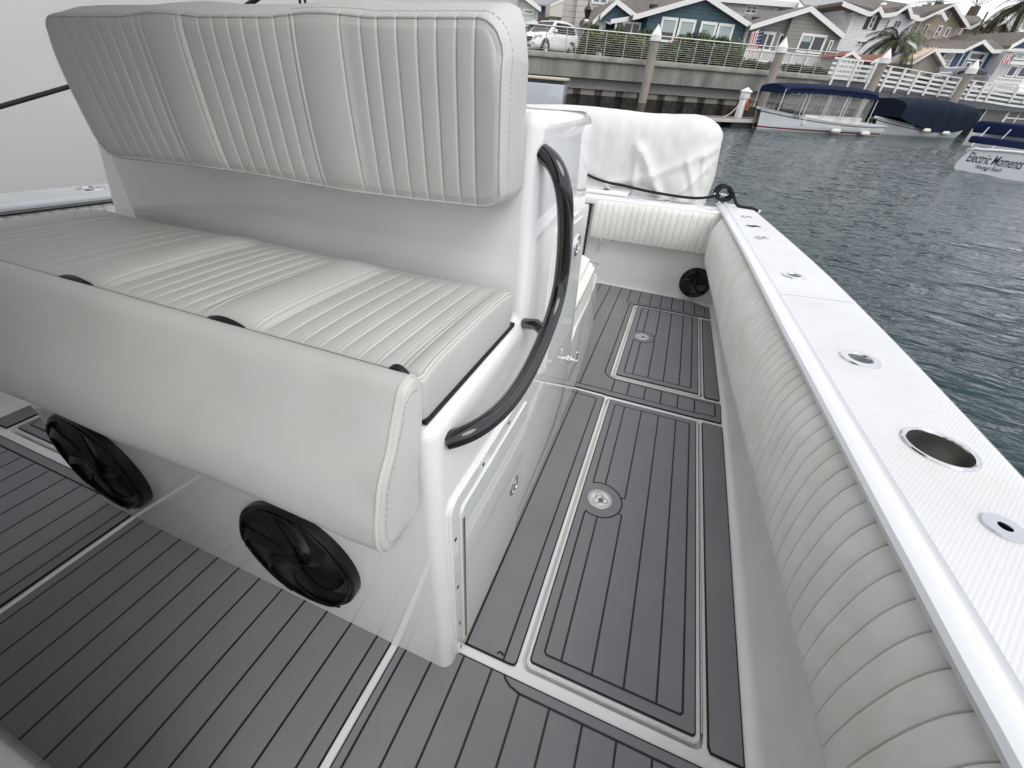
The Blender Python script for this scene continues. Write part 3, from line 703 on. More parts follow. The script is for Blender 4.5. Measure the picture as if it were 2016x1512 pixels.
def side_latch(y, z, r, parent):
    M = Matrix.Translation((X+.010, y, z)) @ Matrix.Rotation(pi/2, 4, 'Y'); bm = NB()
    lathe(bm, [(r, 0), (r, .003), (r*.9, .006), (r*.72, .006), (r*.66, .002), (0, .002)], 32, M)
    box(bm, X+.012, X+.018, y-r*.3, y+r*.22, z-r*.5, z+r*.55, .003, 2); return obj('latch', bm, CHR, parent)
side_latch(.728, .305, .031, dr)
up = yzpoly(rrect(.925, 1.255, .540, .955, .022), X-.004, X+.007, .003, GEL, 'door_frame')
ud = yzpoly([(.945, .560), (1.235, .560), (1.222, .80), (1.20, .900), (1.165, .936), (.945, .936)], X+.006, X+.011, .002, mat('locker_door_white', (.76, .78, .78), .07), 'locker_door')
side_latch(1.126, .867, .030, ud)
bm = NB(); tube(bm, [(X+.004, 1.40, .345), (X+.03, 1.40, .345)], .007, 10); tube(bm, [(X+.022, 1.40, .325), (X+.022, 1.40, .385)], .005, 8)
lathe(bm, [(.016, 0), (.016, .004), (0, .005)], 16, Matrix.Translation((X, 1.40, .345)) @ Matrix.Rotation(pi/2, 4, 'Y')); obj('latch_pin', bm, CHR, bench)
# cup holder rim on the cabinet top
bm = NB(); box(bm, -.72, -.33, .86, 1.14, 1.154, 1.162, .004, 2); lathe(bm, [(.055, 0), (.055, .010), (.046, .012), (.044, .004), (0, .003)], 32, Matrix.Translation((-.40, 1.0, 1.162)))
obj('top_tray', bm, mat('tray_grey', (.42, .43, .45), .15, coat=.4), bench)
#=====PART3
# ================================================================== THE HARBOUR (world frame: water at z = 0)
RWI = RW
def wray(u, v): return RW @ ray_cam(u, v)
def on_water(u, v, z=0.):
    d = wray(u, v); return CAMW+d*((z-HW)/d.z)
class Plane:
    """vertical plane through P0 along direction d; local x along it, y away from the camera, z up"""
    def __init__(s, P0, ang):
        s.P0 = Vector((P0[0], P0[1], 0)); s.d = Vector((cos(ang), sin(ang), 0)); s.n = Vector((-s.d.y, s.d.x, 0)); s.ang = ang
        s.M = Matrix.Translation(s.P0) @ Matrix.Rotation(ang, 4, 'Z')
    def at(s, u, v, off=0.):
        d = wray(u, v); t = ((s.P0+s.n*off-CAMW).dot(s.n))/d.dot(s.n); p = CAMW+d*t-s.P0
        return Vector((p.dot(s.d), p.dot(s.n), p.z))
Q = Plane(on_water(1266, 222), radians(28))
cA = lambda x, y: (1000+x*.145455, y*.145503)
cB = lambda x, y: (1180+x*.14881, y*.14888)
cC = lambda x, y: (1450+x*.14881, y*.14884)
cD = lambda x, y: (1716+x*.14881, y*.14884)
cE = lambda x, y: (1716+x*.17857, 100+y*.17857)
cF = lambda x, y: (1480+x*.14881, 140+y*.14884)
c1_ = lambda x, y: (1000+x*.27282, y*.27282)
CONC = mat('quay_concrete', (.27, .26, .24), .9, var=.22, vscale=1.1, bump=.6, bscale=9, dirt=(.11, .105, .095), dscale=.9, stretch=(1, 1, .35), bdist=.02)
CONCL = mat('cap_concrete', (.36, .345, .31), .9, var=.15, vscale=2, bump=.5, bscale=14, dirt=(.2, .19, .17), dscale=1.6, bdist=.01)
SHEET = mat('sheet_pile_concrete', (.30, .275, .23), .95, var=.3, vscale=.8, dirt=(.06, .055, .05), dscale=.8, stretch=(1, 1, .3))
ALGAE = mat('tide_stain', (.022, .022, .02), .85, var=.5, vscale=5, bump=.8, bscale=12, dirt=(.07, .065, .055), dscale=4, bdist=.02)
WHT = mat('white_paint', (.78, .78, .77), .5, var=.03)
CAPW = mat('white_pile_cap', (.80, .80, .78), .5, var=.05, dirt=(.66, .65, .6), dscale=3)
PILE = mat('piling_concrete', (.33, .30, .26), .9, var=.15, vscale=3, dirt=(.2, .17, .14), dscale=2, stretch=(1, 1, .3))
GLASS = mat('dark_window_glass', (.03, .04, .05), .12, coat=.4)
BLIND = mat('pale_blind', (.36, .43, .42), .4)
SHING = mat('brown_shingle', (.15, .13, .115), .9, var=.25, vscale=7, bump=.5, bscale=8, bdist=.03, dirt=(.10, .09, .08), dscale=1.5)
SHG = mat('grey_shingle', (.27, .27, .27), .9, var=.25, vscale=6)
NAVY = mat('navy_canvas', (.010, .016, .052), .9, spec=.12, var=.15, vscale=3, bump=.4, bscale=5, bdist=.02)
GRSTEEL = mat('galvanised_rail', (.42, .41, .39), .4, metal=.6)
def sid(name, col, period=.2): return lines_mat(name, col, tuple(c*.55 for c in col), 2, period, .12)
# water: rippled mesh where it is seen close, a flat sheet beyond
bm = NB(); GX = [-2+.085*i for i in range(250)]; GYW = [.5+.085*i for i in range(330)]
def wz(x, y):
    e = min(1, (x-GX[0])/1., (GX[-1]-x)/2., (y-GYW[0])/1., (GYW[-1]-y)/2.)
    e = max(0, e); q = x*.88+y*.47; s = -x*.47+y*.88
    return e*(.030*noise.noise(Vector((q*.55, s*1.15, 0)))+.017*noise.noise(Vector((q*1.3+3, s*3.1, 2)))+.0065*noise.noise(Vector((q*3.1, s*6.5, 5))))
V = [[bm.verts.new((x, y, wz(x, y))) for y in GYW] for x in GX]
for i in range(len(GX)-1):
    for j in range(len(GYW)-1): bm.faces.new((V[i][j], V[i+1][j], V[i+1][j+1], V[i][j+1]))
xa, xb_, ya, yb_ = GX[0], GX[-1], GYW[0], GYW[-1]
for (a, b, c, d) in ((-300, 500, yb_, 450), (-300, 500, -250, ya), (-300, xa, ya, yb_), (xb_, 500, ya, yb_)): face(bm, [(a, c, 0), (b, c, 0), (b, d, 0), (a, d, 0)])
wm = bpy.data.materials.new('harbour_water'); wm.use_nodes = True; t = wm.node_tree; p = t.nodes['Principled BSDF']; k = t.links.new
p.inputs['Base Color'].default_value = (.009, .029, .032, 1); p.inputs['Roughness'].default_value = .03; p.inputs['IOR'].default_value = 1.333; p.inputs['Specular IOR Level'].default_value = .36
tcn = t.nodes.new('ShaderNodeTexCoord'); hs = None
for sx, sy, sc, dist, rot in ((1, 2.2, .9, .10, .49), (1, 2.4, 3.2, .045, .49), (1, 1.8, 9., .012, .6)):
    m_ = t.nodes.new('ShaderNodeMapping'); m_.inputs['Scale'].default_value = (sx, sy, 1); m_.inputs['Rotation'].default_value = (0, 0, rot); k(tcn.outputs['Object'], m_.inputs[0])
    n_ = t.nodes.new('ShaderNodeTexNoise'); n_.inputs['Scale'].default_value = sc; n_.inputs['Detail'].default_value = 2.5; n_.inputs['Distortion'].default_value = .4; k(m_.outputs[0], n_.inputs['Vector'])
    b_ = t.nodes.new('ShaderNodeBump'); b_.inputs['Distance'].default_value = dist; b_.inputs['Strength'].default_value = 1; k(n_.outputs['Fac'], b_.inputs['Height'])
    if hs: k(hs, b_.inputs['Normal'])
    hs = b_.outputs[0]
k(hs, p.inputs['Normal'])
tag(obj('harbour_water', bm, wm, M=Matrix(), smooth=True), kind='structure')
# ground behind the quay
bm = NB(); box(bm, -60, 260, .32, 260, 1.0, 2.50); tag(obj('quay_ground', bm, mat('quay_paving', (.25, .24, .225), .9, var=.1), M=Q.M, smooth=False), kind='structure')
# ------------------------------------------------------------------ quay wall
s_end = Q.at(1633, 150)[0]
qw = thing('quay_wall', 'weathered grey concrete quay wall with tide-stained panels under the cable railing', 'quay wall', Q.M, (0, 0, 0))
bm = NB(); box(bm, -40, s_end, -.12, .32, 2.33, 2.60, .03, 2)
obj('cap', bm, CONCL, qw)
bm = NB(); box(bm, -40, s_end-.15, 0, .30, 1.52, 2.33); obj('beam', bm, CONC, qw)
bm = NB(); bm2 = NB(); s = -40; pl_ = []
while s < 110: pl_ += [(s, .42), (s+.85, .42), (s+1.0, .72), (s+1.25, .72)]; s += 1.38
grid(bm, len(pl_), 2, lambda i, j: (pl_[i][0], pl_[i][1], (.70, 1.55)[j])); grid(bm2, len(pl_), 2, lambda i, j: (pl_[i][0], pl_[i][1]-.012, (-1.2, .70)[j]))
for b_ in (bm, bm2): bmesh.ops.recalc_face_normals(b_, faces=b_.faces)
obj('panel_wall', bm, SHEET, qw, smooth=False); obj('tide_band', bm2, ALGAE, qw, smooth=False)
bm = NB()
random.seed(3)
s = -14
while s < s_end: 
    box(bm, s, s+.012, -.003, 0, 1.53, 2.32); s += 3.6
obj('joint', bm, mat('joint_dark', (.1, .1, .09), .9), qw, smooth=False)
rw = thing('ramp_wall', 'plain slate grey wall behind the boats, below the white board fence', 'wall', Q.M, (s_end+5, 0, 0))
GW = mat('slate_grey_wall', (.115, .125, .14), .8, var=.06, vscale=1)
bm = NB()
def gwz(u, v): return Q.at(u, v)[2]
tp = [(s_end-.1, 2.33), (s_end+4, 2.25), (s_end+9, 2.20), (s_end+60, 2.2)]
prism(bm, [(s_end-1.6, 1.52), (110, 1.42), (110, 2.20), (s_end+9, 2.22), (s_end-.14, 2.32)], lambda p: (p[0], -.03 if p[0] > s_end-.2 else -.005, p[1]), lambda p: (p[0], .30, p[1])); bmesh.ops.recalc_face_normals(bm, faces=bm.faces)
obj('wall_panel', bm, GW, rw, smooth=False)
bm = NB(); box(bm, s_end-.1, 110, .31, .9, 1.4, 2.48); obj('backing', bm, GW, rw, smooth=False)
bm = NB(); box(bm, s_end+1, 110, -.045, -.03, 2.02, 2.05); obj('ledge', bm, mat('ledge_dark', (.07, .07, .08), .8), rw, smooth=False)
# pilings with pointed white caps
PB = [((1266, 222), (1297.4, 46.4), 'leftmost concrete piling with pointed white cap, in front of the teal house'),
      ((1497, 228), (1549, 71.5), 'concrete piling with pointed white cap, at the bow of the boat with the navy canopy'),
      ((1712, 200), (1754.6, 94), 'concrete piling with pointed white cap, behind the canopy boat, right of the red-roofed sheds'),
      ((1873, 215), (1927.6, 116), 'rightmost concrete piling with pointed white cap, behind the tarp-covered boat')]
for (bu, tu, lab) in PB:
    top = Q.at(*tu, -1.0); x, y, zt = top
    t_ = thing('mooring_piling', lab, 'piling', Q.M, (x, y, 0), 'capped pilings along the quay')
    bm = NB(); lathe(bm, [(.25, -1.5), (.25, zt-.72)], 8, Matrix.Translation((x, y, 0)) @ Matrix.Rotation(pi/8, 4, 'Z')); obj('post', bm, PILE, t_, smooth=False)
    bm = NB(); lathe(bm, [(.27, zt-.75), (.30, zt-.74), (.29, zt-.48), (0, zt)], 8, Matrix.Translation((x, y, 0)) @ Matrix.Rotation(pi/8, 4, 'Z')); obj('cap', bm, CAPW, t_, smooth=False)
    bm = NB(); lathe(bm, [(.254, -.5), (.254, .55)], 8, Matrix.Translation((x, y, 0)) @ Matrix.Rotation(pi/8, 4, 'Z')); obj('tide_band', bm, mat('piling_stain', (.12, .10, .08), .9, var=.3, vscale=5), t_, smooth=False)
# cable railing
rl = thing('cable_railing', 'grey metal cable railing with thin posts along the top of the quay wall', 'railing', Q.M, (0, .1, 2.6))
top0 = Q.at(1005, 33, .1)[2]; h0 = 3.68
xs_px = [(1035, 101), (1073, 103), (1112, 107), (1152, 108), (1188, 111), (1225, 115), (1261, 117), (1330, 122), (1362, 125), (1394, 127), (1425, 130), (1456, 134), (1487, 136), (1515, 139), (1545, 142), (1573, 144), (1600, 146), (1630, 149)]
for u, v in xs_px:
    s = Q.at(u, v, .1)[0]; bm = NB(); box(bm, s-.02, s+.02, .08, .12, 2.6, h0); obj('post', bm, GRSTEEL, rl, smooth=False)
bm = NB(); tube(bm, [(-12, .1, h0+.02), (s_end, .1, h0+.02)], .035, 8); obj('top_rail', bm, GRSTEEL, rl)
for kk in range(10):
    z = 2.70+kk*.096; bm = NB(); tube(bm, [(-12, .1, z), (s_end, .1, z)], .0055, 5); obj('cable', bm, GRSTEEL, rl)
# white board fence
fs0 = Q.at(1640, 110)[0]
wf = thing('board_fence', 'long white fence of flat boards above the slate grey wall', 'fence', Q.M, (fs0, -.08, 2.4))
FP = [((1655, 112), (1636, 163)), ((1692, 116), (1669, 167)), ((1727, 120), (1704, 171)), ((1757, 129), (1732, 177)), ((1785, 133), (1760, 180)), ((1812, 138), (1787, 184)), ((1840, 143), (1816, 188)), ((1868, 148), (1843, 193)), ((1893, 152), (1869, 197)), ((1920, 157), (1896, 200)), ((1942, 160), (1920, 203)), ((1960, 162), (1938, 204)), ((2004, 170), (1988, 204)), ((2030, 174), (2012, 206))]
zt_ = []; 
for (a, b) in FP:
    s = (Q.at(*a, -.08)[0]+Q.at(*b, -.08)[0])/2; zt = Q.at(*a, -.08)[2]; zt_.append((s, zt))
    bm = NB(); box(bm, s-.06, s+.06, -.14, -.05, 1.98, zt-.02); obj('post', bm, WHT, wf, smooth=False)
zt_ = sorted(zt_)
fa, fb_ = zt_[0][0]-.4, zt_[-1][0]+12
ztop = sum(z for s, z in zt_)/len(zt_)
for kk in range(5):
    bm = NB(); n = 40; dz = -.02-kk*.235; hgt = .055 if kk == 0 else .12
    for i in range(n):
        x0 = fa+(fb_-fa)*i/n; x1 = fa+(fb_-fa)*(i+1)/n; za = interp(zt_, x0)+dz; zb_ = interp(zt_, x1)+dz
        prism(bm, [(x0, za-hgt), (x1, zb_-hgt), (x1, zb_), (x0, za)], lambda p: (p[0], -.045, p[1]), lambda p: (p[0], -.02, p[1]))
    bmesh.ops.remove_doubles(bm, verts=bm.verts, dist=1e-4); bmesh.ops.recalc_face_normals(bm, faces=bm.faces); obj('rail', bm, WHT, wf, smooth=False)
# ------------------------------------------------------------------ houses
def quad_rect(P, pts, off):
    q = [P.at(*a, off) for a in pts]                                       # tl, tr, br, bl
    s0 = (q[0].x+q[3].x)/2; s1 = (q[1].x+q[2].x)/2; z1 = (q[0].z+q[1].z)/2; z0 = (q[2].z+q[3].z)/2
    return s0, s1, z0, z1
def window(parent, pts, off, nx=1, ny=1, blind=0., frame=.09, glass=None, shutters=False):
    s0, s1, z0, z1 = quad_rect(Q, pts, off)
    y = off
    bm = NB()
    box(bm, s0, s1, y-.06, y-.002, z1-frame, z1); box(bm, s0, s1, y-.07, y-.002, z0, z0+frame*.8)
    box(bm, s0, s0+frame, y-.055, y-.003, z0+frame*.8, z1-frame); box(bm, s1-frame, s1, y-.055, y-.003, z0+frame*.8, z1-frame)
    for i in range(1, nx): x = s0+(s1-s0)*i/nx; box(bm, x-frame*.4, x+frame*.4, y-.05, y-.004, z0+frame*.8, z1-frame)
    for i in range(1, ny): z = z0+(z1-z0)*i/ny; box(bm, s0+frame, s1-frame, y-.045, y-.005, z-frame*.25, z+frame*.25)
    w = obj('window', bm, WHT, parent, smooth=False)
    bm = NB(); box(bm, s0+frame*.8, s1-frame*.8, y-.02, y-.001, z0+frame*.6, z1-frame*.8); obj('pane', bm, glass or GLASS, w, smooth=False)
    if blind:
        bm = NB(); box(bm, s0+frame, s1-frame, y-.026, y-.021, z1-frame-(z1-z0)*blind, z1-frame); obj('blind', bm, BLIND, w, smooth=False)
    if shutters:
        for x0 in (s0-.42, s1+.04):
            bm = NB(); box(bm, x0, x0+.38, y-.05, y-.002, z0-.05, z1); obj('shutter', bm, mat('black_shutter', (.02, .02, .025), .5), w, smooth=False)
    return w
def wall(parent, pts, off, depth, m, zbase=2.5, name='wall'):
    """pts: outline of the top edge from left to right in pixels; goes straight down to the ground"""
    P = [Q.at(*a, off) for a in pts]; poly = [(p.x, p.z) for p in P]
    poly = [(poly[0][0], zbase)]+poly+[(poly[-1][0], zbase)]
    bm = NB(); prism(bm, poly, lambda p: (p[0], off, p[1]), lambda p: (p[0], off+depth, p[1])); bmesh.ops.recalc_face_normals(bm, faces=bm.faces)
    return obj(name, bm, m, parent, smooth=False)
def roofstrip(parent, pts, off, depth, m, over=.35, th=.22, fascia=True, name='roof'):
    """gable or eave line in pixels; slab runs back from it, with a white fascia board in front"""
    P = [Q.at(*a, off-over) for a in pts]; up = [(p.x, p.z) for p in P]
    lo = [(x, z-th) for x, z in up]
    bm = NB(); prism(bm, lo+up[::-1], lambda p: (p[0], off-over+.06, p[1]), lambda p: (p[0], off+depth, p[1])); bmesh.ops.recalc_face_normals(bm, faces=bm.faces)
    r = obj(name, bm, m, parent, smooth=False)
    if fascia:
        bm = NB(); lo2 = [(x, z-th-.05) for x, z in up]; hi = [(x, z+.03) for x, z in up]
        prism(bm, lo2+hi[::-1], lambda p: (p[0], off-over, p[1]), lambda p: (p[0], off-over+.055, p[1])); bmesh.ops.recalc_face_normals(bm, faces=bm.faces)
        obj('fascia', bm, WHT, r, smooth=False)
    return r
def slab(parent, pts, m, th=.12, name='roof'):
    """sloping roof surface through points (u, v, offset)"""
    P = [Q.at(u, v, o) for u, v, o in pts]; n = (P[1]-P[0]).cross(P[2]-P[0]).normalized(); n = n if n.z > 0 else -n
    a = [p for p in P]; b = [p-n*th for p in P]; bm = NB()
    va = [bm.verts.new(p) for p in a]; vb = [bm.verts.new(p) for p in b]; bm.faces.new(va); bm.faces.new(vb[::-1])
    for i in range(len(P)): j = (i+1) % len(P); bm.faces.new((va[i], vb[i], vb[j], va[j]))
    bmesh.ops.recalc_face_normals(bm, faces=bm.faces); return obj(name, bm, m, parent, smooth=False)
def strip(parent, a, b, off, w, name='trim', m=None, d=.04, y0=None):
    A, B = Q.at(*a, off), Q.at(*b, off); A.y = B.y = off-.03
    if abs(A.x-B.x) < abs(A.z-B.z)*.5: A.x = B.x = (A.x+B.x)/2
    t = (B-A).normalized(); nn = Vector((-t.z, 0, t.x))*w/2; bm = NB()
    prism(bm, [(A+nn), (B+nn), (B-nn), (A-nn)], lambda q: (q.x, off-d, q.z), lambda q: (q.x, off-.001, q.z)); bmesh.ops.recalc_face_normals(bm, faces=bm.faces)
    return obj(name, bm, m or WHT, parent, smooth=False)
def house(label, px, off, cat='house', name='house'):
    p = Q.at(*px, off); return thing(name, label, cat, Q.M, (p.x, off, 2.5))
# teal house
h = house('teal blue bungalow with wide white-edged gable and four windows, behind the hedge', (1390, 110), 8)
TEAL = sid('teal_siding', (.055, .10, .13), .22)
wall(h, [cB(655, 190), cB(1430, -45), cB(1940, 320)], 8, 10, TEAL)
roofstrip(h, [cB(455, 195), cB(540, 178), cB(1430, -75), cB(2025, 320)], 8, 10, SHING)
for q in ([(820, 215), (1042, 240), (975, 572), (775, 545)], [(1060, 240), (1280, 265), (1205, 610), (1000, 580)], [(1342, 275), (1560, 300), (1480, 640), (1275, 610)], [(1572, 300), (1782, 325), (1700, 665), (1500, 640)]):
    window(h, [cB(*a) for a in q], 8, 1, 1, .48, .16)
wall(h, [cB(45, 205), cB(240, 10), cB(500, 215)], 9, 6, mat('teal_gable', (.06, .105, .135), .7, var=.05), zbase=Q.at(*cB(300, 300), 9)[2], name='porch_gable')
roofstrip(h, [cB(20, 190), cB(240, -10), cB(505, 200)], 9, 6, SHING, name='porch_roof')
strip(h, cB(150, 285), cB(530, 225), 8.6, .25, 'beam')
window(h, [cB(200, 300), cB(545, 265), cB(530, 520), cB(190, 500)], 8.7, 3, 1, 0, .12)
slab(h, [(*cB(250, 0), 8.7), (*cB(480, 195), 8.7), (*cB(560, 180), 8), (*cB(1270, -20), 8.2), (*cB(1270, -120), 16), (*cB(250, -60), 16)], SHING)
bm = NB(); a = Q.at(*cB(715, 85), 9.3); box(bm, a.x-.28, a.x+.28, a.y-.15, a.y+.15, a.z-.06, a.z+.12, .03, 2); obj('roof_vent', bm, mat('vent_black', (.03, .025, .025), .6), h)
wall(h, [cA(1170, 290), cA(1240, 220), cA(1330, 300)], 9.4, 3, mat('pale_porch', (.6, .62, .62), .6), name='entry_porch')
roofstrip(h, [cA(1150, 290), cA(1240, 195), cA(1400, 275)], 9.4, 3, SHING, th=.2, name='entry_roof')
# grey house
h = house('sage grey bungalow with white gable, big double window and a white balcony', (1560, 90), 8)
GRS = sid('grey_siding', (.27, .27, .245), .22)
wall(h, [cC(130, 345), cC(1000, 130), cC(1405, 480)], 8, 10, GRS)
bm = NB(); a, b, c_ = Q.at(*cC(760, 200), 7.6), Q.at(*cC(1000, 130), 7.6), Q.at(*cC(1385, 470), 7.6)
prism(bm, [(a.x, 2.5), (a.x, a.z-.05), (b.x, b.z-.12), (c_.x, c_.z-.12), (c_.x, 2.5)], lambda p: (p[0], 7.6, p[1]), lambda p: (p[0], 8.1, p[1])); bmesh.ops.recalc_face_normals(bm, faces=bm.faces); obj('bay', bm, GRS, h, smooth=False)
roofstrip(h, [cC(195, 335), cC(1000, 88), cC(1443, 460)], 8, 10, SHING, over=.75)
slab(h, [(*cC(90, 205), 13), (*cC(205, 322), 7.35), (*cC(1000, 88), 7.35), (*cC(880, 92), 13)], SHING)
window(h, [cC(862, 428), cC(1208, 470), cC(1100, 722), cC(778, 690)], 7.6, 2, 1, 0, .16)
w = [x for x in h.children if x.name.startswith('window')][-1]
s0, s1, z0, z1 = quad_rect(Q, [cC(870, 455), cC(1010, 470), cC(975, 560), cC(845, 545)], 7.57)
bm = NB(); box(bm, s0, s1, 7.570, 7.578, z0, z1); obj('blind', bm, BLIND, w, smooth=False)
window(h, [cC(325, 405), cC(518, 432), cC(440, 690), cC(255, 660)], 8, 2, 1, 0, .16)
window(h, [cC(570, 440), cC(705, 458), cC(640, 700), cC(500, 680)], 8, 1, 1, 0, .12)
strip(h, cC(160, 350), cC(75, 640), 8, .16, 'downpipe'); strip(h, cC(1392, 490), cC(1335, 660), 8, .16, 'downpipe')
for q in ((255, 260), (610, 140)):
    bm = NB(); a = Q.at(*cC(*q), 9.5 if q[0] < 300 else 11); box(bm, a.x-.3, a.x+.3, a.y-.15, a.y+.15, a.z-.02, a.z+.16, .03, 2); obj('roof_vent', bm, mat('vent_black', (.03, .025, .025), .6), h)
# vertical name board with plain letters, standing by the window
sgb = thing('house_sign', 'tall narrow white sign board with dark letters on the sage grey house', 'sign', Q.M, (Q.at(*cC(1235, 620), 7.5).x, 7.4, 3))
a = Q.at(*cC(1260, 555), 7.45); b = Q.at(*cC(1185, 720), 7.45); xm = (a.x+b.x)/2
bm = NB(); box(bm, xm-.17, xm+.17, 7.43, 7.47, b.z-.1, a.z+.1, .02, 2); obj('board', bm, WHT, sgb, smooth=False)
def text_mesh(s, size, extr=.004, shear=0., bold=0.):
    cu = bpy.data.curves.new('t', 'FONT'); cu.body = s; cu.size = size; cu.extrude = extr; cu.shear = shear; cu.offset = bold; cu.align_x = 'CENTER'; cu.align_y = 'CENTER'
    o = bpy.data.objects.new('t', cu); C.objects.link(o); dg = bpy.context.evaluated_depsgraph_get(); me = bpy.data.meshes.new_from_object(o.evaluated_get(dg))
    bpy.data.objects.remove(o); bm = bmesh.new(); bm.from_mesh(me); return bm
INK = mat('dark_lettering', (.015, .018, .035), .5)
for kk, ch in enumerate('BEAK'):
    bm = text_mesh(ch, .30, bold=.008); bm.transform(Matrix.Translation((xm, 7.425, a.z-.08-(a.z-b.z)*kk/3.6)) @ Matrix.Rotation(pi/2, 4, 'X')); obj('letter', bm, INK, sgb, smooth=False)
# balcony in front of the grey house
def picket(label, name, pts_top, pts_bot, off, n, cat='railing'):
    T0, T1, B0, B1 = Q.at(*pts_top[0], off), Q.at(*pts_top[1], off), Q.at(*pts_bot[0], off), Q.at(*pts_bot[1], off)
    s0, s1 = (T0.x+B0.x)/2, (T1.x+B1.x)/2; t = thing(name, label, cat, Q.M, ((s0+s1)/2, off, B0.z))
    zt = (T0.z+T1.z)/2; zb_ = (B0.z+B1.z)/2
    bm = NB(); box(bm, s0, s1, off-.06, off+.06, zt-.08, zt); obj('top_rail', bm, WHT, t, smooth=False)
    bm = NB(); box(bm, s0, s1, off-.04, off+.04, zb_, zb_+.08); obj('bottom_rail', bm, WHT, t, smooth=False)
    for i in range(n):
        x = s0+(s1-s0)*(i+.5)/n; bm = NB(); w_ = .05 if i % 11 == 0 else .024
        box(bm, x-w_, x+w_, off-.02, off+.02, zb_-(.3 if i % 11 == 0 else 0), zt-.08); obj('picket', bm, WHT, t, smooth=False)
    return t
picket('white picket balcony railing in front of the sage grey house', 'balcony_railing', [cC(110, 655), cC(1290, 735)], [cC(85, 800), cC(1225, 895)], 5.4, 62)
picket('short white picket railing at the right edge, below the house with the red flag', 'balcony_railing', [cD(1650, 1020), cD(2050, 1045)], [cD(1600, 1090), cD(2050, 1120)], 4, 16)
# two-storey houses behind
h = house('white-sided house with low gable and two wide windows, left of the parked car', (1020, 20), 16)
WS = sid('white_siding', (.66, .67, .68), .22)
wall(h, [cA(-200, -20), cA(200, -60), cA(412, 110)], 16, 8, WS); roofstrip(h, [cA(-200, -60), cA(200, -90), cA(450, 105)], 16, 8, SHG, over=.5)
window(h, [cA(40, 105), cA(180, 110), cA(165, 185), cA(40, 170)], 16, 1, 1, 0, .15, mat('grey_pane', (.18, .19, .19), .2)); window(h, [cA(205, 115), cA(360, 125), cA(350, 205), cA(200, 190)], 16, 1, 1, 0, .15, mat('grey_pane', (.18, .19, .19), .2))
h = house('low dark-roofed garage with white fascia, behind the front of the parked car', (1045, 50), 12, 'garage', 'garage')
wall(h, [cA(95, 360), cA(345, 285), cA(430, 330)], 12, 5, mat('olive_wall', (.12, .13, .09), .8)); roofstrip(h, [cA(60, 370), cA(350, 275), cA(460, 330)], 12, 5, SHG, th=.15)
h = house('small teal house with grey roof, behind the white-sided house', (1070, 20), 24)
wall(h, [cA(380, 60), cA(560, 70)], 24, 8, TEAL); window(h, [cA(540, 105), cA(600, 105), cA(590, 225), cA(530, 225)], 23.9, 1, 1, 0, .15)
slab(h, [(*cA(300, 50), 23.6), (*cA(600, 70), 23.6), (*cA(700, -40), 30), (*cA(250, -60), 30)], SHG)
wall(h, [cA(400, 185), cA(560, 240)], 19, 1, mat('brown_wall', (.12, .10, .08), .8), name='lean_to')
h = house('beige two-storey house with wide lap siding and balcony, left of the teal house', (1130, 10), 15)
BG = sid('beige_siding', (.50, .47, .43), .35)
wall(h, [cA(755, -80), cA(965, -80)], 15, 8, BG); wall(h, [cA(955, -90), cA(1500, -60)], 14.6, 8, sid('light_beige_siding', (.55, .53, .50), .35), name='front_wall')
window(h, [cA(1140, -60), cA(1360, -50), cA(1345, 70), cA(1130, 50)], 14.6, 2, 1, 0, .16, mat('grey_pane', (.18, .19, .19), .2))
wall(h, [cA(580, 80), cA(755, 10)], 14.8, 2, mat('cream_balcony', (.62, .58, .51), .7), zbase=Q.at(*cA(650, 225), 14.8)[2], name='balcony'); strip(h, cA(575, 75), cA(760, -5), 14.8, .16, 'beam')
h = house('pale two-storey house with split windows, rising behind the teal and grey bungalows', (1490, 20), 20)
PL = sid('pale_siding', (.60, .60, .59), .3)
wall(h, [cB(1600, -80), cC(780, 60)], 20, 8, PL)
window(h, [cC(130, 52), cC(292, 72), cC(262, 200), cC(98, 180)], 20, 2, 2, 0, .16); window(h, [cC(505, 98), cC(655, 118), cC(620, 215), cC(480, 200)], 20, 2, 1, 0, .14)
roofstrip(h, [cC(-400, -60), cC(830, 38)], 20, 8, mat('dark_roof', (.10, .10, .12), .8), th=.3, over=.6)
h = house('light grey two-storey house with mottled grey roof, between the pale and the white houses', (1620, 30), 17)
LG = sid('light_grey_siding', (.40, .41, .42), .3)
wall(h, [cC(980, 75), cC(1545, 165)], 17, 9, LG); window(h, [cC(1262, 195), cC(1422, 215), cC(1370, 358), cC(1232, 330)], 17, 2, 2, 0, .12, frame=.12) if False else window(h, [cC(1262, 195), cC(1422, 215), cC(1370, 358), cC(1232, 330)], 17, 2, 2, 0, .12)
slab(h, [(*cC(900, 60), 16.5), (*cC(1575, 165), 16.5), (*cC(1400, -40), 23), (*cC(800, -60), 23)], mat('mottled_roof', (.33, .33, .33), .9, var=.45, vscale=5)); strip(h, cC(960, 85), cC(1570, 172), 16.6, .22, 'gutter', LG)
h = house('bright white two-storey house with a black-shuttered window, above the red-roofed sheds', (1720, 60), 14)
WB = sid('bright_white_siding', (.72, .73, .74), .16)
wall(h, [cC(1570, 150), cC(1750, 150), cD(620, 200)], 14, 9, WB)
wall(h, [cC(1400, 350), cC(1420, 60), cC(1600, 160)], 14.5, 8, WB, name='side_wall')
window(h, [cC(1790, 208), cC(1852, 216), cC(1790, 388), cC(1732, 380)], 14, 1, 2, 0, .10, shutters=True)
window(h, [cD(205, 243), cD(248, 250), cD(190, 412), cD(148, 402)], 14, 1, 2, 0, .06, mat('grey_pane', (.18, .19, .19), .2))
window(h, [cD(312, 262), cD(402, 276), cD(352, 380), cD(270, 366)], 14, 2, 1, 0, .05)
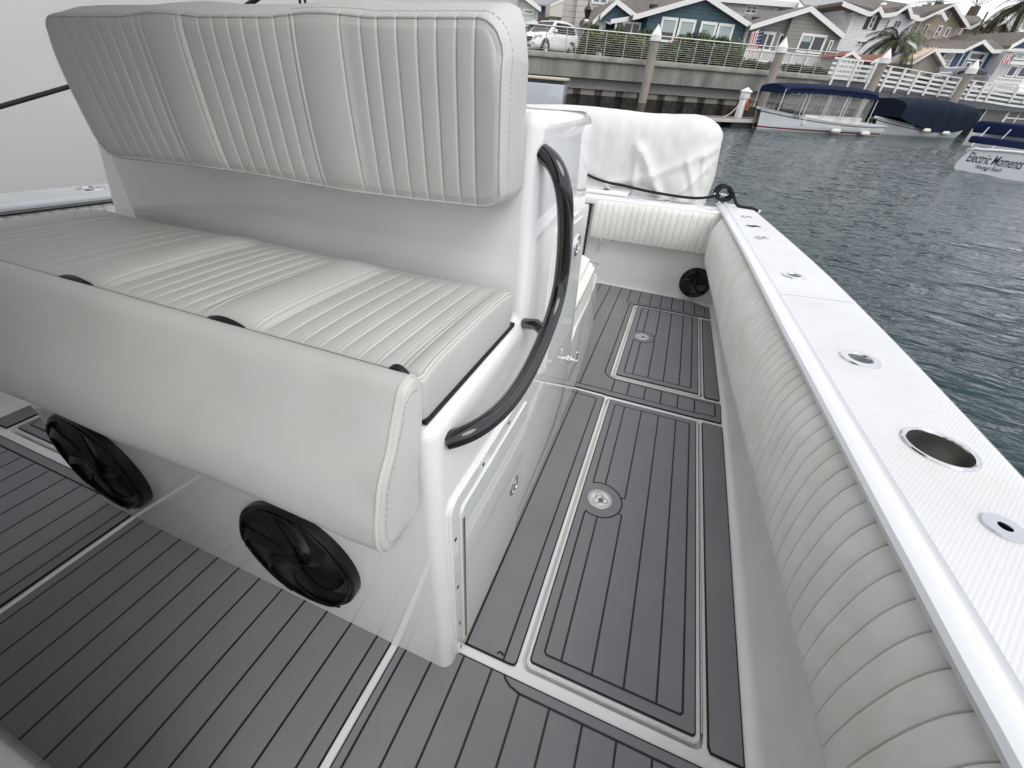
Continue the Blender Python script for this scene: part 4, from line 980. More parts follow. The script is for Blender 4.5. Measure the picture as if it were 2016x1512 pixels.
window(h, [cC(1605, 530), cC(1715, 545), cC(1685, 602), cC(1580, 588)], 14, 2, 1, 0, .07, mat('brown_pane', (.09, .06, .05), .4))
roofstrip(h, [cC(1420, 20), cC(1765, 160), cD(15, 160), cD(125, 88), cD(170, 180), cD(255, 175), cD(350, 155), cD(508, 50), cD(552, 195), cD(640, 215)], 14, 9, SHING, over=.5)
slab(h, [(*cC(1430, 10), 13.6), (*cC(1770, 150), 13.6), (*cD(250, 170), 13.6), (*cD(520, 55), 13.7), (*cD(250, 20), 20), (*cC(1480, -70), 20)], SHING)
bm = NB(); a = Q.at(*cD(150, 70), 15); lathe(bm, [(.28, -.3), (.28, 0), (.22, .14), (0, .2)], 16, Matrix.Translation(a)); obj('roof_vent', bm, WHT, h)
h = house('tan stucco two-storey house with gable bracket and tall white-framed windows', (1840, 50), 15)
TAN = mat('tan_stucco', (.37, .32, .255), .85, var=.05)
wall(h, [cD(540, 235), cD(690, 245), cD(1110, 75), cD(1250, 340)], 15, 9, TAN)
roofstrip(h, [cD(560, 235), cD(690, 240), cD(1110, 38), cD(1295, 335)], 15, 9, SHING, over=.6, th=.16)
slab(h, [(*cD(530, 92), 22), (*cD(1100, 38), 22), (*cD(1112, 40), 14.4), (*cD(700, 235), 14.4), (*cD(565, 215), 14.4)], SHING)
for q in ([(718, 308), (772, 318), (692, 488), (640, 480)], [(888, 330), (942, 342), (862, 512), (808, 500)], [(998, 355), (1052, 365), (990, 492), (938, 485)]): window(h, [cD(*a) for a in q], 15, 1, 2 if q[0][0] < 950 else 1, 0, .10)
window(h, [cD(1130, 365), cD(1192, 378), cD(1120, 520), cD(1062, 512)], 15, 1, 1, 0, .05, TAN)
strip(h, cD(870, 175), cD(925, 275), 14.5, .22, 'bracket', d=.5); strip(h, cD(980, 130), cD(935, 235), 15, .06); strip(h, cD(1085, 120), cD(1020, 250), 15, .06); strip(h, cD(935, 240), cD(1022, 252), 15, .08); strip(h, cD(660, 250), cD(545, 525), 15, .06, 'downpipe')
h = house('yellow two-storey house with small white gables, behind the brown-roofed navy cottage', (1930, 60), 17)
YEL = sid('yellow_siding', (.50, .45, .30), .2)
wall(h, [cD(1150, 350), cD(1290, 350), cD(1470, 310), cD(1620, 350), cD(1790, 300), cD(1980, 420)], 17, 9, YEL)
roofstrip(h, [cD(1215, 330), cD(1335, 350), cD(1475, 275), cD(1560, 385), cD(1640, 330), cD(1800, 258), cD(1850, 380), cD(2040, 440)], 17, 9, SHING, over=.6, th=.18)
slab(h, [(*cD(1210, 200), 23), (*cD(1420, 212), 23), (*cD(1480, 275), 16.5), (*cD(1335, 350), 16.5), (*cD(1260, 320), 16.5)], SHING); slab(h, [(*cD(1530, 265), 23), (*cD(1800, 255), 23), (*cD(1800, 268), 16.5), (*cD(1600, 345), 16.5), (*cD(1500, 300), 16.5)], SHING)
window(h, [cD(1350, 415), cD(1385, 420), cD(1352, 500), cD(1315, 490)], 17, 1, 1, 0, .05); window(h, [cD(1632, 425), cD(1732, 440), cD(1700, 505), cD(1600, 495)], 17, 1, 1, .9, .08)
# navy cottage with long brown roof
h = house('navy blue cottage with long brown roof and a small white-trimmed gable', (1925, 130), 9)
NV = sid('navy_siding', (.045, .085, .17), .2)
wall(h, [cD(870, 690), cD(1240, 675), cD(1500, 560), cD(1630, 680), cD(1800, 680)], 9, 9, NV)
roofstrip(h, [cD(880, 648), cD(1240, 658), cD(1500, 532), cD(1622, 662), cD(1800, 662)], 9, .8, SHING, over=.6, th=.16)
slab(h, [(*cD(440, 530), 15), (*cD(1850, 495), 15), (*cD(1810, 655), 8.4), (*cD(1630, 655), 8.4), (*cD(1500, 530), 9.3), (*cD(1240, 650), 8.4), (*cD(640, 642), 8.4)], SHING)
strip(h, cD(445, 535), cD(645, 640), 8.3, .25, 'fascia')
window(h, [cD(930, 700), cD(1115, 692), cD(1010, 890), cD(900, 900)], 9, 1, 2, 0, .12, mat('pale_pane', (.33, .35, .34), .3)); window(h, [cD(1310, 690), cD(1535, 680), cD(1475, 800), cD(1250, 810)], 9, 1, 1, 0, .14); window(h, [cD(1245, 815), cD(1330, 815), cD(1290, 900), cD(1210, 900)], 9, 1, 1, 0, .1)
for a, b in (((1232, 675), (1120, 890)), ((1315, 650), (1200, 880)), ((1565, 640), (1440, 900)), ((1738, 672), (1520, 1060))): strip(h, cD(*a), cD(*b), 9, .10)
bm = NB(); a = Q.at(*cD(1765, 578), 12); box(bm, a.x-.4, a.x+.4, a.y-.15, a.y+.15, a.z-.05, a.z+.15, .03, 2); obj('roof_vent', bm, mat('vent_black', (.03, .025, .025), .6), h)
h = house('grey-white house at the right edge with sliding doors and dark blue gable', (2000, 120), 8)
wall(h, [cD(1800, 670), cD(1840, 650), cD(2250, 690)], 8, 9, mat('pale_grey_render', (.50, .50, .52), .7, var=.05)); wall(h, [cD(1890, 600), cD(2200, 440), cD(2500, 640)], 8.6, 8, NV, zbase=Q.at(*cD(2000, 650), 8.6)[2], name='gable_wall')
roofstrip(h, [cD(1860, 600), cD(2200, 410), cD(2550, 640)], 8.6, 8, SHING, over=.5)
slab(h, [(*cD(1800, 655), 7.8), (*cD(2250, 680), 7.8), (*cD(2250, 640), 9), (*cD(1850, 625), 9)], WHT, name='eave')
window(h, [cD(1850, 860), cD(1960, 870), cD(1850, 1020), cD(1740, 1010)], 8, 1, 1, 0, .1); window(h, [cD(1980, 870), cD(2150, 890), cD(2050, 1035), cD(1900, 1020)], 8, 1, 1, 0, .1); window(h, [cD(1860, 690), cD(2200, 700), cD(2150, 800), cD(1790, 790)], 8, 4, 1, 0, .1, mat('pale_pane', (.33, .35, .34), .3))
strip(h, cD(1780, 825), cD(2200, 850), 7.8, .2, 'beam')
h = house('little grey hut with ribbed cream metal roof, in front of the navy cottage', (1800, 115), 5, 'hut', 'garden_hut')
wall(h, [cD(560, 840), cD(855, 690), cD(980, 860)], 5, 3, mat('taupe_wall', (.30, .27, .235), .8, var=.04)); roofstrip(h, [cD(440, 810), cD(565, 815), cD(862, 642), cD(985, 850)], 5, .3, WHT, over=.35, th=.12)
r = slab(h, [(*cD(330, 800), 4.7), (*cD(565, 808), 4.6), (*cD(868, 630), 4.8), (*cD(520, 640), 6.6)], mat('cream_metal_roof', (.62, .52, .38), .4, var=.08), .06)
for i in range(9):
    t0 = i/8; a = Vector(Q.at(*cD(330, 800), 4.65)).lerp(Q.at(*cD(565, 808), 4.55), t0); b = Vector(Q.at(*cD(520, 640), 6.55)).lerp(Q.at(*cD(868, 630), 4.75), t0)
    bm = NB(); tube(bm, [a+Vector((0, 0, .03)), b+Vector((0, 0, .03))], .035, 4); obj('rib', bm, mat('rib_dark_metal', (.42, .33, .22), .5), r)  # ribs a darker tan than the roof sheet
# red-roofed sheds and lattice
def shed(lab, wl, rf, gp, off):
    h = house(lab, wl[1], off, 'shed', 'garden_shed'); wall(h, wl, off, 2, mat('shed_grey', (.38, .38, .36), .8, var=.05)); 
    slab(h, rf, mat('red_roof', (.20, .075, .06), .8, var=.15, vscale=4)); roofstrip(h, gp, off, 2, mat('red_roof', (.20, .075, .06), .8), th=.1, over=.25); return h
shed('small shed with dark red roof and white gable, left one behind the white fence', [cC(1405, 745), cC(1545, 695), cC(1640, 775)], [(*cC(1300, 735), 2.7), (*cC(1420, 740), 2.7), (*cC(1552, 678), 2.9), (*cC(1285, 678), 5.5)], [cC(1395, 745), cC(1550, 682), cC(1650, 775)], 3)
shed('small shed with rusty red roof, right one of the pair, beside the palm bush', [cC(1800, 815), cC(1900, 775), cC(2000, 800)], [(*cC(1610, 790), 2.7), (*cC(1810, 812), 2.7), (*cC(1960, 720), 3.2), (*cC(1600, 720), 5.5)], [cC(1790, 815), cC(1920, 765), cC(2050, 800)], 3)
lt = thing('lattice_screen', 'white lattice screen standing at the left end of the board fence', 'screen', Q.M, (fs0, .3, 2.5))
a = Q.at(*cC(1290, 760), .5); b = Q.at(*cC(1400, 990), .5); bm = NB(); s0 = Q.at(*cC(1220, 970), .5).x; s1 = s0+2.1; z1 = a.z; z0 = 2.5
box(bm, s0, s1, .5, .55, z1-.08, z1); box(bm, s0, s1, .5, .55, z0, z0+.08)
for i in range(8): x = s0+(s1-s0-.05)*i/7; box(bm, x, x+.05, .505, .545, z0+.08, z1-.08)
obj('frame', bm, WHT, lt, smooth=False)
bm = NB()
for i in range(9): x = s0+(s1-s0)*i/9; prism(bm, [(x, z0+.1), (x+.04, z0+.1), (min(s1, x+.64), z1-.1), (min(s1, x+.60), z1-.1)], lambda p: (p[0], .556, p[1]), lambda p: (p[0], .57, p[1]))
obj('lattice', bm, WHT, lt, smooth=False)
# ------------------------------------------------------------------ flags, lamp, poles
RED = mat('flag_red', (.42, .06, .07), .8); FW = mat('flag_white', (.75, .73, .73), .8); FB = mat('flag_blue', (.03, .04, .13), .8)
def flag(lab, pole, c, w, hgt, off, drop=.5):
    A, B = Q.at(*pole[0], off), Q.at(*pole[1], off-.8); t = thing('flag', lab, 'flag', Q.M, B)
    bm = NB(); tube(bm, [A, B], .02, 8); obj('pole', bm, WHT, t)
    O = Q.at(*c, off-.6); n = 14; m = 14
    def fl_(i, j):
        u, v = i/n, j/m; fold = .10*sin(u*9+v*2)*(.4+v)
        return (O.x+w*(u-.5)*(1-.25*v)+.03*sin(v*5), O.y+fold, O.z-hgt*v+.25*hgt*u*(1-v)*drop)
    bm = NB(); grid(bm, n+1, m+1, fl_, mfn=lambda i, j: (2 if (i > n*.45 and j < m*.5) else (0 if i % 2 else 1)))
    obj('cloth', bm, [RED, FW, FB], t)
    bm = NB()
    for i in range(5):
        for j in range(4):
            p = Vector(fl_(n*(.52+.1*i), m*(.06+.11*j))); p.y -= .02; lathe(bm, [(.028, 0), (0, .002)], 5, Matrix.Translation(p) @ Matrix.Rotation(pi/2, 4, 'X'))
    obj('stars', bm, FW, t, smooth=False)
flag('flag with red stripes and starred blue corner on the sage grey house', (cC(350, 325), cC(250, 445)), cC(285, 430), .95, 1.65, 7.8)
flag('small red and white striped flag under the eave of the grey-white house', (cD(1915, 700), cD(1800, 790)), cD(1845, 715), .8, .6, 7.8, .2)
lp = thing('street_lamp', 'dark lantern street lamp standing right of the parked white car', 'street lamp', Q.M, (*Q.at(1155, 100, 3)[:2], 2.5))
a = Q.at(*cA(1068, 250), 3); bm = NB(); tube(bm, [(a.x, 3, 2.5), (a.x, 3, a.z)], .05, 8); obj('post', bm, mat('lamp_black', (.02, .02, .022), .5), lp)
bm = NB(); lathe(bm, [(.10, -.05), (.22, .35), (.26, .38), (.05, .62), (.04, .85), (0, .95)], 8, Matrix.Translation((a.x, 3, a.z))); obj('lantern', bm, mat('lamp_black', (.02, .02, .022), .5), lp)
bm = NB(); lathe(bm, [(.09, -.22), (.16, -.12), (.09, -.02)], 10, Matrix.Translation((a.x, 3, a.z))); obj('glass', bm, WHT, lp)
for nm_, a_, b_, lb in (('utility_pole', (1530, 155), (1340, 510), 'thin dark leaning pole, left one of two in front of the yellow house'), ('utility_pole', (1730, 190), (1555, 505), 'thin brown leaning pole, right one of two in front of the yellow house')):
    A, B = Q.at(*cD(*a_), 13), Q.at(*cD(*b_), 13); A.x = A.x*.4+B.x*.6; bm = NB(); tube(bm, [(B.x, 13, 2.5), B, A], .07, 8)
    tag(obj(nm_, bm, mat('brown_pole', (.10, .07, .055), .8), M=Q.M, base=(B.x, 13, 2.5)), lb, 'pole', 'poles by the yellow house')
# ------------------------------------------------------------------ plants
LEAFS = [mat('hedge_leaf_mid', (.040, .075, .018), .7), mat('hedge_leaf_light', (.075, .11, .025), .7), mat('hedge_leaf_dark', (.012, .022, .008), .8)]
def leafblob(bm, c, R, n, size, rnd, flat=.0):
    for _ in range(n):
        while True:
            d = Vector((rnd.uniform(-1, 1), rnd.uniform(-1, 1), rnd.uniform(-1, 1)))
            if .3 < d.length < 1: break
        lump = 1+.28*noise.noise(d*2.1+Vector(c)*.7)
        p = Vector((c[0]+d.x*R[0]*lump, c[1]+d.y*R[1]*lump, c[2]+d.z*R[2]*lump))
        a = Vector((rnd.gauss(0, 1), rnd.gauss(0, 1), rnd.gauss(0, 1))).normalized(); b = a.orthogonal().normalized(); s = size*rnd.uniform(.6, 1.4)
        nz_ = noise.noise(p*1.9)
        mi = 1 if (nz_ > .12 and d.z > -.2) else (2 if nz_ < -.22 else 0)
        vs = [bm.verts.new(p+a*s), bm.verts.new(p+b*s*.5), bm.verts.new(p-a*s), bm.verts.new(p-b*s*.5)]; bm.faces.new(vs).material_index = mi
def bush(lab, px0, px1, pxt, off, depth=1.0, n=900, group=None, zb=2.5, name='bush', mats=LEAFS, size=.10):
    a, b, t_ = Q.at(*px0, off), Q.at(*px1, off), Q.at(*pxt, off); hgt = max(.3, t_.z-zb); cx = (a.x+b.x)/2; w = (b.x-a.x)/2
    t = thing(name, lab, 'bush', Q.M, (cx, off, zb), group); rnd = random.Random(int(cx*100)); bm = NB()
    for _ in range(7): leafblob(bm, (cx+rnd.uniform(-.55, .55)*w, off+rnd.uniform(-.4, .4)*depth, zb+hgt*rnd.uniform(.25, .72)), (w*.62, depth*.7, hgt*.40), n//7, size, rnd)
    obj('foliage', bm, mats, t, smooth=False)
    bm = NB()
    for _ in range(4): x = cx+rnd.uniform(-.4, .4)*w; tube(bm, [(x, off, zb), (x+rnd.uniform(-.2, .2), off, zb+hgt*.6)], .03, 5)
    obj('stem', bm, mat('bark', (.07, .05, .035), .9), t)
    return t
HEDGE = 'hedge bushes behind the cable railing'
hb = [(1140, 1200, 56, 'just right of the white car'), (1180, 1238, 55, 'second from the car'), (1215, 1275, 58, 'third from the car, left of the leftmost piling'), (1258, 1300, 60, 'behind the leftmost piling'), (1300, 1345, 74, 'lowest, right of the leftmost piling'), (1335, 1385, 66, 'under the middle windows of the teal house'), (1375, 1425, 72, 'under the right windows of the teal house'), (1410, 1462, 80, 'at the right corner of the teal house')]
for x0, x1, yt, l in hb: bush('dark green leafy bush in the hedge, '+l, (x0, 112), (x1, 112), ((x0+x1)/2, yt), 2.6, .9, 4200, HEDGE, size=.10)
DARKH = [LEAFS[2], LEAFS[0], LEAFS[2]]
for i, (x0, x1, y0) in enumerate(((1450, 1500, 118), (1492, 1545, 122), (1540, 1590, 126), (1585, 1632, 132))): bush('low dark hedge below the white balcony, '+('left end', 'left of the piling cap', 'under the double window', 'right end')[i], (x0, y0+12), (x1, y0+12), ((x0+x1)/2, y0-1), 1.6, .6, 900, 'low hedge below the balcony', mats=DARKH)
bush('dark red bush beside the rightmost piling', cD(1090, 900), cD(1300, 900), cD(1200, 868), 4, .8, 700, mats=[mat('plum_leaf', (.045, .014, .02), .7), LEAFS[2], mat('plum_leaf', (.045, .014, .02), .7)])
PF = [mat('frond_green', (.045, .065, .028), .6), mat('frond_pale', (.13, .13, .075), .6), mat('frond_dark', (.018, .026, .012), .7)]
def frond(bm, O, az, el, Lh, droop, rnd, leaf=.35, nl=26, mi=0, fan=False):
    pts = []; d = Vector((cos(az)*cos(el), sin(az)*cos(el), sin(el))); p = Vector(O)
    for i in range(11): pts.append(p.copy()); p += d*(Lh/10); d.z -= droop/10; d.normalize()
    tube(bm, pts, lambda i: .02*(1-i/13), 4, mi=1)
    side = Vector((-sin(az), cos(az), 0))
    for k in range(nl):
        t = (k+1.5)/(nl+1)*10; i = min(9, int(t)); q = pts[i].lerp(pts[i+1], t-i); fwd = (pts[i+1]-pts[i]).normalized()
        l = leaf*sin(pi*(.12+.85*k/nl))**.6
        for sg in (-1, 1):
            tip = q+(side*sg*.75+fwd*.55+Vector((0, 0, -.55-.5*rnd.random()))).normalized()*l
            w = Vector((0, 0, 1)).cross(tip-q).normalized()*.018+fwd*.02
            bm.faces.new([bm.verts.new(q-w), bm.verts.new(q+w), bm.verts.new(tip)]).material_index = mi if rnd.random() > .25 else 1
def palm(lab, crown, off, Lh, n, droop, elr, zb=2.5, r=.18, trunk=True, base_px=None, group=None, leaf=.4, cat='palm tree', nl=26):
    c = Q.at(*crown, off); bx = Q.at(*base_px, off).x if base_px else c.x; rnd = random.Random(int(c.x*37))
    t = thing('palm_tree', lab, cat, Q.M, (bx, off, zb), group)
    if trunk:
        bm = NB(); tube(bm, smoothpath([(bx, off, zb), (bx+(c.x-bx)*.35, off, zb+(c.z-zb)*.4), (c.x-(c.x-bx)*.1, off, zb+(c.z-zb)*.85), c], 4), lambda i: r*(1.15-.02*i), 9); obj('trunk', bm, mat('palm_trunk', (.10, .075, .06), .9, var=.3, vscale=9, bump=1, bscale=15, bdist=.03), t)
    bm = NB()
    for i in range(n): frond(bm, c, 2*pi*i/n+rnd.uniform(-.3, .3), rnd.uniform(*elr), Lh*rnd.uniform(.8, 1.1), droop*rnd.uniform(.8, 1.3), rnd, leaf, nl, mi=rnd.choice((0, 0, 2)))
    obj('crown', bm, PF, t, smooth=False); return t
palm('tall palm whose green drooping fronds hang in at the top right corner', cD(2030, 90), 14, 3.2, 34, 2.0, (-.2, 1.1), base_px=cD(1840, 640), leaf=.75, nl=40)
palm('palm with dark thick trunk and few bare upward fronds above the yellow house', cD(1385, 85), 24, 5.0, 15, .35, (.35, 1.2), r=.5, base_px=cD(1300, 200), leaf=.22, nl=12)
palm('palm peeking over the tan house, only its dark crown base showing', cD(900, 30), 26, 3.4, 14, .6, (.1, 1.2), r=.45, base_px=cD(880, 60), leaf=.3, nl=14)
palm('low bushy palm in front of the white house', cD(330, 560), 6, 2.6, 46, 2.1, (-.1, 1.2), r=.2, leaf=.55, nl=26)
tb = bush('faint grey-green treetop on the skyline left of the tan house', cD(700, 90), cD(870, 90), cD(790, 42), 40, 3, 900, zb=9, name='tree', size=.25)
# ------------------------------------------------------------------ parked cars
CARW = mat('white_car_paint', (.78, .79, .80), .12, coat=1); CGL = mat('car_glass', (.02, .022, .025), .15, spec=.3); TYR = mat('tyre', (.015, .015, .015), .8); RIM = mat('alloy', (.5, .5, .52), .3, metal=.8); CBLK = mat('black_trim', (.015, .015, .017), .5)
def car(lab, M_, L_, Wd, H_, paint, base, group=None, logo=False):
    t = thing('parked_car', lab, 'car', M_, base, group); bx, by, bz = base
    # side outline stations along x (front = 0), half widths and heights
    st = [(0, .35, .62, .55), (.12, .30, .80, .72), (.5, .26, .86, .92), (1.15, .24, .90, 1.02), (1.45, .24, .91, 1.06), (2.6, .24, .92, 1.08), (3.7, .26, .91, 1.12), (4.25, .32, .86, 1.10), (4.45, .45, .74, .95)]
    f = L_/4.45
    bm = NB(); rings = []
    for (x, z0, w, z1) in st:
        w *= Wd/.92
        rings.append([bm.verts.new((bx+x*f, by+yy, bz+zz)) for yy, zz in ((-w*.86, z0), (-w, z0+.12), (-w, (z0+z1)/2), (-w*.97, z1-.10), (-w*.86, z1), (0, z1+.03), (w*.86, z1), (w*.97, z1-.10), (w, (z0+z1)/2), (w, z0+.12), (w*.86, z0))])
    for a, b in zip(rings, rings[1:]):
        for i in range(10): bm.faces.new((a[i], b[i], b[i+1], a[i+1]))
        bm.faces.new((a[10], b[10], b[0], a[0]))
    bm.faces.new(rings[0]); bm.faces.new(rings[-1][::-1]); bmesh.ops.recalc_face_normals(bm, faces=bm.faces)
    bmesh.ops.subdivide_edges(bm, edges=bm.edges[:], cuts=1, smooth=.6, use_grid_fill=True)
    body = obj('body', bm, paint, t)
    def cabin(sc, z_off, m, nm, keep=None):
        bm = NB(); rr = []
        for (x, w, z) in ((1.15, .80, 1.0), (1.95, .70, H_-.06), (2.4, .69, H_), (3.3, .68, H_-.02), (3.95, .66, H_-.12), (4.28, .74, 1.08)):
            w *= Wd/.92*sc; rr.append([bm.verts.new((bx+(2.7+(x-2.7)*sc)*f, by+s*w*(1.12 if z2 == 0 else 1), bz+(1.0 if z2 == 0 else z+z_off))) for s, z2 in ((-1, 0), (-1, 1), (1, 1), (1, 0))])
        for a, b in zip(rr, rr[1:]):
            for i in range(3): bm.faces.new((a[i], b[i], b[i+1], a[i+1]))
        bmesh.ops.recalc_face_normals(bm, faces=bm.faces); es = [e for e in bm.edges if e.calc_face_angle(0) > .4 and len(e.link_faces) == 2]; bmesh.ops.bevel(bm, geom=es, offset=.06, segments=3, affect='EDGES'); return obj(nm, bm, m, t)
    cab = cabin(1., 0, paint, 'cabin')
    # windscreen and side glass set just outside the cabin skin
    w0 = Wd/.92
    bm = NB(); a = [(1.22, .74, 1.045), (1.93, .62, H_-.09)]
    face(bm, [(bx+(1.22-.02)*f, by-.73*w0, bz+1.06), (bx+1.20*f, by+.73*w0, bz+1.06), (bx+1.91*f, by+.62*w0, bz+H_-.085), (bx+1.91*f, by-.62*w0, bz+H_-.085)]); obj('windscreen', bm, CGL, t)
    for s in (-1, 1):
        bm = NB(); P = [(1.55, 1.09), (2.05, H_-.14), (3.1, H_-.12), (3.75, H_-.22), (3.95, 1.12), (3.5, 1.08)]
        def yw(z): return (.80+(.70-.80)*0)*0+w0*(.895-(z-1.0)/(H_-1.0)*.195)+.012
        prism(bm, P, lambda p: (bx+p[0]*f, by+s*yw(p[1]), bz+p[1]), lambda p: (bx+p[0]*f, by+s*(yw(p[1])-.02), bz+p[1])); bmesh.ops.recalc_face_normals(bm, faces=bm.faces); obj('side_window', bm, CGL, t, smooth=False)
        bm = NB(); box(bm, bx+2.72*f, bx+2.78*f, by+s*w0*.80-.01, by+s*w0*.80+.01+.0, bz+1.1, bz+1.12); bm.free()
        for x in (.85, 3.55):
            Mw = Matrix.Translation((bx+x*f, by+s*(Wd-.09), bz+.34)) @ Matrix.Rotation(-s*pi/2, 4, 'X'); 
            bm = NB(); lathe(bm, [(.33, -.10), (.345, -.06), (.345, .06), (.32, .10), (.22, .10)], 28, Mw); wh = obj('wheel', bm, TYR, t)
            bm = NB(); lathe(bm, [(.22, .09), (.20, .07), (.06, .06), (0, .07)], 20, Mw); 
            for kk in range(5):
                a = 2*pi*kk/5; bm2v = [Mw @ Vector((cos(a+d)*rr_, sin(a+d)*rr_, .085)) for rr_, d in ((.04, -.5), (.21, -.14), (.21, .14), (.04, .5))]; face(bm, bm2v)
            obj('rim', bm, RIM, wh)
            bm = NB(); lathe(bm, [(.40, .0), (.40, .012), (.33, .013)], 28, Matrix.Translation((bx+x*f, by+s*(Wd-.005), bz+.36)) @ Matrix.Rotation(-s*pi/2, 4, 'X')); obj('wheel_arch', bm, CBLK, t)
        bm = NB(); box(bm, bx+1.62*f, bx+1.80*f, by+s*(Wd+.02)-.09, by+s*(Wd+.02)+.09, bz+1.08, bz+1.24, .04, 3); obj('mirror', bm, paint, t)
        bm = NB(); P = [(.02, .68), (.05, .80), (.55, .90), (.50, .80)]
        prism(bm, P, lambda p: (bx+p[0]*f, by+s*(.60+.5*min(p[0], .5))*w0, bz+p[1]), lambda p: (bx+p[0]*f-.05, by+s*(.60+.5*min(p[0], .5)+.05)*w0, bz+p[1]+.02)); bmesh.ops.recalc_face_normals(bm, faces=bm.faces); obj('headlight', bm, mat('headlight_glass', (.45, .45, .46), .1, coat=1), t, smooth=False)
        bm = NB(); box(bm, bx+.0, bx+.14, by+s*.55*w0-.12, by+s*.55*w0+.12, bz+.40, bz+.52, .03, 2); obj('fog_light', bm, CBLK, t)
    bm = NB(); gp = [(-.46, .62), (-.50, .78), (.50, .78), (.46, .62), (.25, .52), (-.25, .52)]
    prism(bm, gp, lambda p: (bx-.035, by+p[0]*w0, bz+p[1]), lambda p: (bx+.06, by+p[0]*w0, bz+p[1])); bmesh.ops.recalc_face_normals(bm, faces=bm.faces); g = obj('grille', bm, CBLK, t, smooth=False)
    if logo:
        bm = NB(); tube(bm, [(bx-.05, by+.12*cos(a), bz+.68+.09*sin(a)) for a in [2*pi*kk/24 for kk in range(24)]], .013, 6, closed=True)
        tube(bm, [(bx-.05, by-.10, bz+.72), (bx-.05, by-.04, bz+.70), (bx-.05, by, bz+.64), (bx-.05, by+.04, bz+.70), (bx-.05, by+.10, bz+.72)], .012, 6); obj('badge', bm, CHR, g)
    bm = NB(); box(bm, bx-.02, bx+.15, by-.45, by+.45, bz+.30, bz+.42, .02, 2); obj('lower_grille', bm, CBLK, t)
    return t
fpt = Q.at(1028, 100, 2.1)
car('white compact crossover parked on the quay behind the cable railing', Q.M @ Matrix.Translation((Q.at(1033, 98, 2.2).x, 2.1, 2.5)) @ Matrix.Rotation(radians(40), 4, 'Z'), 4.35, .92, 1.68, CARW, (0, 0, 0), logo=True)
car('dark car seen just above the white fence, left of the rightmost piling', Q.M @ Matrix.Translation((Q.at(*cD(780, 990), 3).x, 3.2, 2.35)) @ Matrix.Rotation(radians(0), 4, 'Z'), 4.4, .9, 1.45, mat('dark_car_paint', (.03, .03, .035), .15, coat=1), (0, 0, 0))
#=====PART4
# ------------------------------------------------------------------ floating dock, pedestal, small boats
DWOOD = mat('weathered_dock_boards', (.16, .135, .115), .9, var=.25, vscale=4)
_a, _b = on_water(1470, 251), on_water(1925, 264); PD = Plane(_a, math.atan2((_b-_a).y, (_b-_a).x))
dk = thing('floating_dock', 'low floating dock with weathered boards along the foot of the quay wall', 'dock', PD.M, (0, .5, 0))
y0 = 0.; sx = PD.at(1352, 228, .4).x
bm = NB(); box(bm, sx, 45, y0, 1.5, .26, .36, .01, 1); obj('deck', bm, DWOOD, dk, smooth=False)
bm = NB(); box(bm, sx, 45, y0-.04, y0, .22, .375); obj('edge_board', bm, mat('pale_dock_edge', (.52, .50, .47), .8, var=.1), dk, smooth=False)
bm = NB(); s = sx+.3
while s < 44: box(bm, s, s+1.8, y0+.05, 1.4, -.1, .25); s += 2.6
obj('float', bm, mat('dock_float', (.03, .028, .025), .9), dk, smooth=False)
pd = PD.at(1452, 232, .5); z_ = .36
pt = thing('dock_pedestal', 'white dock power pedestal with pyramid lid and orange hose, left of the canopy boat', 'pedestal', PD.M, (pd.x, .5, z_))
x, y = pd.x, .5
bm = NB(); box(bm, x-.15, x+.15, y-.13, y+.13, z_, z_+.85, .02, 2); box(bm, x-.19, x+.19, y-.16, y+.16, z_+.85, z_+1.15, .02, 2); obj('cabinet', bm, WHT, pt)
bm = NB(); lathe(bm, [(.30, z_+1.15), (.30, z_+1.18), (0, z_+1.36)], 4, Matrix.Translation((x, y, 0)) @ Matrix.Rotation(pi/4, 4, 'Z')); obj('lid', bm, WHT, pt, smooth=False)
bm = NB(); tube(bm, [(x+.20+.02*kk/9, y-.16+.01*sin(kk), z_+.55+.0+.25*cos(kk*.7)) if False else (x+.20+.13*sin(kk*.7), y-.15-.004*kk, z_+.65+.27*cos(kk*.7)) for kk in range(28)], .022, 6); obj('hose', bm, mat('orange_hose', (.42, .14, .07), .6), pt)
def rope(lab, pts, r, m=ROPW, M=Matrix(), name='mooring_line'):
    bm = NB(); tube(bm, smoothpath(pts, 6), r, 8); return tag(obj(name, bm, m, M=M, base=pts[0]), lab, 'rope')
bm = NB(); A = Vector((x-.15, y-.1, z_+.8)); B = Vector((x-1.4, y-.3, z_+.03))
rope('thin pale hose drooping from the dock pedestal to the dock', [A, A.lerp(B, .5)+Vector((0, 0, -.15)), B], .02, M=PD.M)
class BoatFrame(Plane): pass
HULW = mat('white_boat_hull', (.72, .75, .76), .15, coat=.6, var=.03, vscale=2); NAVB = mat('dark_boot_stripe', (.02, .02, .03), .4); REDS = mat('red_waterline_stripe', (.22, .03, .05), .4)
CLEAR = mat('clear_vinyl_curtain', (.42, .42, .40), .08, alpha=.30)
TEAKR = mat('brown_rub_rail', (.06, .05, .05), .5)
